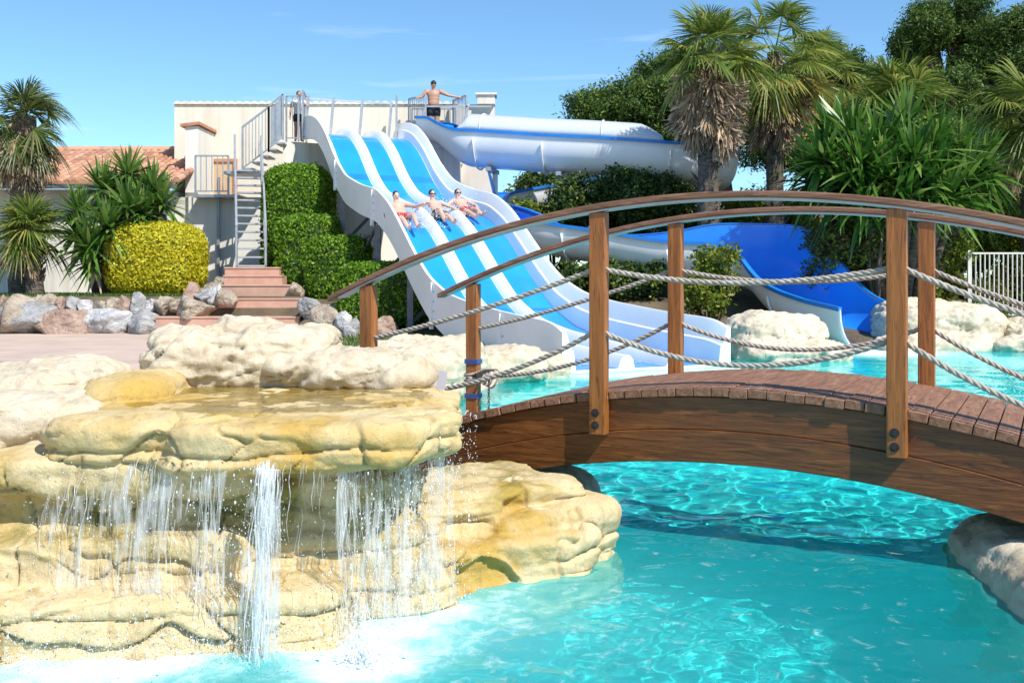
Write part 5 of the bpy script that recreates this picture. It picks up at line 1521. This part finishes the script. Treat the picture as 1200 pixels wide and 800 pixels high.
def person(loc, rz, pose, label, scale=1.0, bulk=1.0, skin='skin', hair='hair', shorts='black', shirt=None, goggles=False, cap=False, pitch=0.0, group=None):
    J = {k: np.array(v, float) for k, v in REST.items()}; J.update({k: np.array(v, float) for k, v in pose.items()})
    names = list(J); P = [J[n] for n in names]; Rr = [RADS[n] * (bulk if n in ('pelvis', 'belly', 'chest', 'hipL', 'hipR', 'shL', 'shR') else 1) for n in names]; E_ = [(names.index(a), names.index(b)) for a, b in BONES]
    # palms and five fingers each
    for sd_ in 'LR':
        w = J['wr' + sd_]; e = J['el' + sd_]; f = (w - e) / np.linalg.norm(w - e); sx = np.cross(f, [0, 1, .2]); sx /= np.linalg.norm(sx)
        pi = len(P); P.append(w + f * .07); Rr.append(.030); E_.append((names.index('wr' + sd_), pi))
        for k, (o, l) in enumerate(((-.03, .075), (-.010, .088), (.010, .082), (.028, .062))):
            a = len(P); P.append(w + f * (.085 + l * .4) + sx * o); Rr.append(.0115); E_.append((pi, a))
            P.append(w + f * (.085 + l) + sx * o * 1.1 + [0, -.012, -.012]); Rr.append(.0105); E_.append((a, a + 1))
        a = len(P); P.append(w + f * .055 - sx * .045); Rr.append(.011); E_.append((pi, a)); P.append(w + f * .085 - sx * .062); Rr.append(.009); E_.append((a, a + 1))
    # flesh: tapered closed limbs and oval torso masses, fused into ONE surface below
    flesh = MB()
    for a, b in E_:
        pa, pb = np.array(P[a]), np.array(P[b]); t_ = np.linspace(0, 1, 7)
        bul = 1 + .10 * np.sin(t_ * math.pi) * (1 if min(Rr[a], Rr[b]) > .025 else 0)
        if a < len(names) and b < len(names) and {names[a], names[b]} <= {'pelvis', 'belly', 'chest', 'neck', 'shL', 'shR'} and names[b] != 'neck': continue
        ra = Rr[a] if (a >= len(names) or names[a] not in ('chest', 'pelvis')) else .07
        flesh.tube(pa + (pb - pa) * t_[:, None], (ra + (Rr[b] - ra) * t_) * bul, 12)
    for k, p in enumerate(P):
        if k < len(names) and names[k] in ('pelvis', 'belly', 'chest'): continue
        flesh.ell(p, [Rr[k] * 1.01] * 3, 10, 8)
    lat = (J['shL'] - J['shR']); lat = lat / np.linalg.norm(lat)
    for q, q2, r3 in (('pelvis', 'belly', (.165, .118, .125)), ('belly', 'chest', (.148, .108, .19)), ('chest', 'neck', (.165, .115, .17))):
        u_ = J[q2] - J[q]; u_ = u_ - lat * (u_ @ lat); u_ /= np.linalg.norm(u_)
        flesh.ell(J[q], np.array(r3) * [bulk, bulk, 1], 18, 14, np.stack([lat, np.cross(u_, lat), u_], 1))
    u_ = J['chest'] - J['belly']; u_ /= np.linalg.norm(u_); flesh.ell((J['chest'] + J['belly']) / 2, (.158 * bulk, .110 * bulk, .15), 18, 14, np.stack([lat, np.cross(u_, lat), u_], 1))
    u_ = J['neck'] - J['chest']; u_ /= np.linalg.norm(u_)
    flesh.ell(J['chest'] * .35 + (J['shL'] + J['shR']) / 2 * .65, (.205 * bulk, .085, .075), 16, 10, np.stack([lat, np.cross(u_, lat), u_], 1))
    V = np.concatenate(flesh.V); Fc = flesh.F
    Rw = rzm(rz) @ np.array(Euler((pitch, 0, 0)).to_matrix()) * scale; loc = np.array(loc, float)
    X = lambda q: np.asarray(q, float) @ Rw.T + loc
    t = empty('person', loc, label, 'person', group)
    # head, nose and ears merged with the body as one surface
    h0, h1 = J['head0'], J['head1']; up = (h1 - h0) / np.linalg.norm(h1 - h0); hc = h0 + up * .055
    fw = np.array([0, -1., 0]); fw = fw - up * (fw @ up); fw /= np.linalg.norm(fw); sd3 = np.cross(fw, up)
    Rh = np.stack([sd3, -fw, up], 1)
    mb = MB().add(V, Fc).ell(hc, (.076, .098, .120), 16, 12, Rh).ell(hc + fw * .098 - up * .012, (.014, .018, .022), 8, 6, Rh)
    for s in (-1, 1): mb.ell(hc + sd3 * s * .078 - up * .01, (.010, .020, .030), 8, 6, Rh)
    ext = np.ptp(np.concatenate(mb.V), axis=0)
    for vx in (.0085, .0095, .011, .0125, .014):
        me2 = bpy.data.meshes.new('b'); me2.from_pydata(np.concatenate(mb.V).tolist(), [], mb.F); me2.update()
        bmt = bmesh.new(); bmt.from_mesh(me2); bmesh.ops.recalc_face_normals(bmt, faces=bmt.faces); bmt.to_mesh(me2); bmt.free()
        me2 = eval_mesh(me2, [('REMESH', dict(mode='VOXEL', voxel_size=vx)), ('SMOOTH', dict(factor=.5, iterations=10))])
        n = len(me2.vertices); V = np.empty(n * 3); me2.vertices.foreach_get('co', V); V = V.reshape(-1, 3)
        if n and np.all(np.ptp(V, axis=0) > .93 * ext - .02): break
    else: print('REMESH FAIL', label)
    build('body', X(V), [tuple(p.vertices) for p in me2.polygons], M[skin], t, smooth=True); bpy.data.meshes.remove(me2)
    mb = MB()
    if cap:
        mb.ell(hc + up * .035 - fw * -.0, (.083, .106, .095), 16, 10, Rh); Vv = np.concatenate(mb.V)
    else:
        mb.ell(hc + up * .028 - fw * .020, (.084, .098, .108), 16, 10, Rh)
    build('hair' if not cap else 'swim_cap', X(np.concatenate(mb.V)), mb.F, M[hair], t, smooth=True)
    for s in (-1, 1):
        e_ = MB().ell(hc + fw * .086 + sd3 * s * .032 + up * .012, (.014, .010, .009), 8, 6, Rh); build('eye', X(np.concatenate(e_.V)), e_.F, M['hair'], t, smooth=True)
    e_ = MB().ell(hc + fw * .088 - up * .052, (.024, .010, .006), 8, 6, Rh); build('mouth', X(np.concatenate(e_.V)), e_.F, M['red_lip'], t, smooth=True)
    if goggles:
        e_ = MB()
        for s in (-1, 1): e_.ell(hc + fw * .090 + sd3 * s * .034 + up * .014, (.030, .016, .020), 10, 8, Rh)
        e_.tube([hc + (fw * math.cos(a) * .098 + sd3 * math.sin(a) * .079) * 1.02 + up * .014 for a in np.linspace(-math.pi, math.pi, 24)], .008, 6, False)
        build('goggles', X(np.concatenate(e_.V)), e_.F, M['black'], t, smooth=True)
    if shorts:
        mb = MB(); pv = J['pelvis']; mb.ell(pv - [0, 0, .01], np.array([.185, .145, .125]) * (1 + (bulk - 1) * .8), 16, 10)
        for s in 'LR':
            a = J['hip' + s]; b = J['kn' + s]; d = (b - a); mb.tube([a, a + d * .2, a + d * .5], np.array([.115, .112, .098]) * (1 + (bulk - 1) * .7), 12)
        build('shorts', X(np.concatenate(mb.V)), mb.F, M[shorts], t, smooth=True)
    if shirt:
        mb = MB(); a, b, c = J['pelvis'] + [0, 0, .02], J['belly'], J['chest']
        m2 = MB(); 
        for q, rx, ry in ((a, .175, .135), (b, .165, .135), (c, .175, .140), (c + (J['neck'] - c) * .55, .15, .105), (c + (J['neck'] - c) * .8, .08, .08)): pass
        lv = [(a, .178, .138), (b, .166, .136), (c, .180, .142), (c + (J['neck'] - c) * .55, .160, .105), (c + (J['neck'] - c) * .85, .085, .08)]
        aa = np.arange(16) * 2 * math.pi / 16; Vv = np.concatenate([np.stack([q[0] + rx * np.cos(aa), q[1] + ry * np.sin(aa), q[2] + 0 * aa], 1) for q, rx, ry in lv])
        mb.add(Vv, [(i * 16 + j, i * 16 + (j + 1) % 16, (i + 1) * 16 + (j + 1) % 16, (i + 1) * 16 + j) for i in range(4) for j in range(16)])
        for s in 'LR':
            a = J['sh' + s]; d = J['el' + s] - a; mb.tube([a * .9 + c * .1 + [0, 0, .0], a + d * .25, a + d * .55], [.080, .075, .070], 10)
        build('shirt', X(np.concatenate(mb.V)), mb.F, M[shirt], t, smooth=True)
    return t


M['red_lip'] = plain('lips', (.40, .16, .13), None, 9, .5)
# man on the upper step, arms spread on the rails
mx_ = at(508, 0, 31.05)[0]
person((mx_, 31.05, 5.62), .12, dict(shL=(.19, 0, 1.42), elL=(.44, -.06, 1.30), wrL=(.68, -.05, 1.26), shR=(-.19, 0, 1.42), elR=(-.36, -.04, 1.24), wrR=(-.44, -.18, 1.20)),
       'bare chested man in dark trunks and black cap with arms spread over the tube start', 1.03, 1.12, 'skin', 'black', 'black', cap=True)
gx_ = at(350, 0, 29.75)[0]
person((gx_, 29.75, 5.36), .5, dict(elL=(.22, -.14, 1.22), wrL=(.20, -.36, 1.20), elR=(-.25, .05, 1.14), wrR=(-.30, -.03, .90), knL=(.08, -.07, .49), toR=(-.16, -.13, .04)),
       'child in white top and black shorts waiting at the stair head', .86, .92, 'skin', 'hair', 'black', 'white_cloth')
# riders: sitting back on the lanes, feet down the slope
RIDE = dict(pelvis=(0, 0, .11), belly=(0, .15, .16), chest=(0, .345, .245), neck=(0, .49, .33), head0=(0, .545, .41), head1=(0, .58, .52),
            shL=(.17, .405, .30), shR=(-.17, .405, .30), hipL=(.09, -.03, .10), hipR=(-.09, -.03, .10), knL=(.12, -.44, .20), knR=(-.11, -.45, .16), anL=(.12, -.84, .10), anR=(-.10, -.86, .06), toL=(.14, -.92, .22), toR=(-.12, -.94, .18))
RA = math.atan2(.43, .9)


def rider(u, f, arms, label, **k):
    p = sl(u, f); z = float(np.interp(u, UU, zflo)); dz = float(np.interp(u + .4, UU, zflo) - np.interp(u - .4, UU, zflo)) / (.8 / .9)
    q = dict(RIDE); q.update(arms)
    return person((p[0], p[1], z + .03), RA, q, label, pitch=math.atan(dz) * .8, scale=.95, **k)


rider(7.7, .15, dict(elL=(.38, .16, .34), wrL=(.52, -.04, .46), elR=(-.36, .2, .26), wrR=(-.44, -.02, .20), knL=(.14, -.41, .27)), 'rider in red trunks without goggles lying back in the left lane', skin='skin_pale', shorts='red_cloth', hair='hair')
rider(7.95, .485, dict(elL=(.42, .26, .22), wrL=(.58, .04, .16), elR=(-.40, .28, .20), wrR=(-.56, .14, .22), knL=(.10, -.46, .13), anL=(.07, -.88, .07), toL=(.08, -.95, .19), knR=(-.12, -.40, .27), anR=(-.12, -.76, .10), toR=(-.13, -.86, .20)), 'rider in dark goggles and dark trunks lying back in the middle lane', skin='skin_pale', shorts='black', goggles=True)
rider(8.3, .765, dict(elL=(.36, .16, .22), wrL=(.30, -.08, .18), elR=(-.40, .3, .16), wrR=(-.56, .16, .12), knR=(-.08, -.47, .12), anR=(-.04, -.88, .06), toR=(-.05, -.95, .18)), 'rider in goggles and red trunks in the right lane of the wide slide', skin='skin_pale', shorts='red_cloth', goggles=True)
# spray kicked up by the riders
Cs = []; Rr = []
for u, f in ((7.4, .22), (7.9, .47), (8.3, .73), (8.6, .62)):
    p = sl(u, f); z = float(np.interp(u, UU, zflo))
    for k in range(1500):
        Cs.append((p[0] + rng.normal(0, .28), p[1] + rng.normal(0, .25), z + .03 + rng.exponential(.11))); Rr.append(rng.gamma(1.5, .0022) + .0022)
o = drops('slide_spray', np.array(Cs), np.array(Rr), M['foam']); tag(o, 'white spray around the three riders on the wide slide', 'spray', kind='stuff')
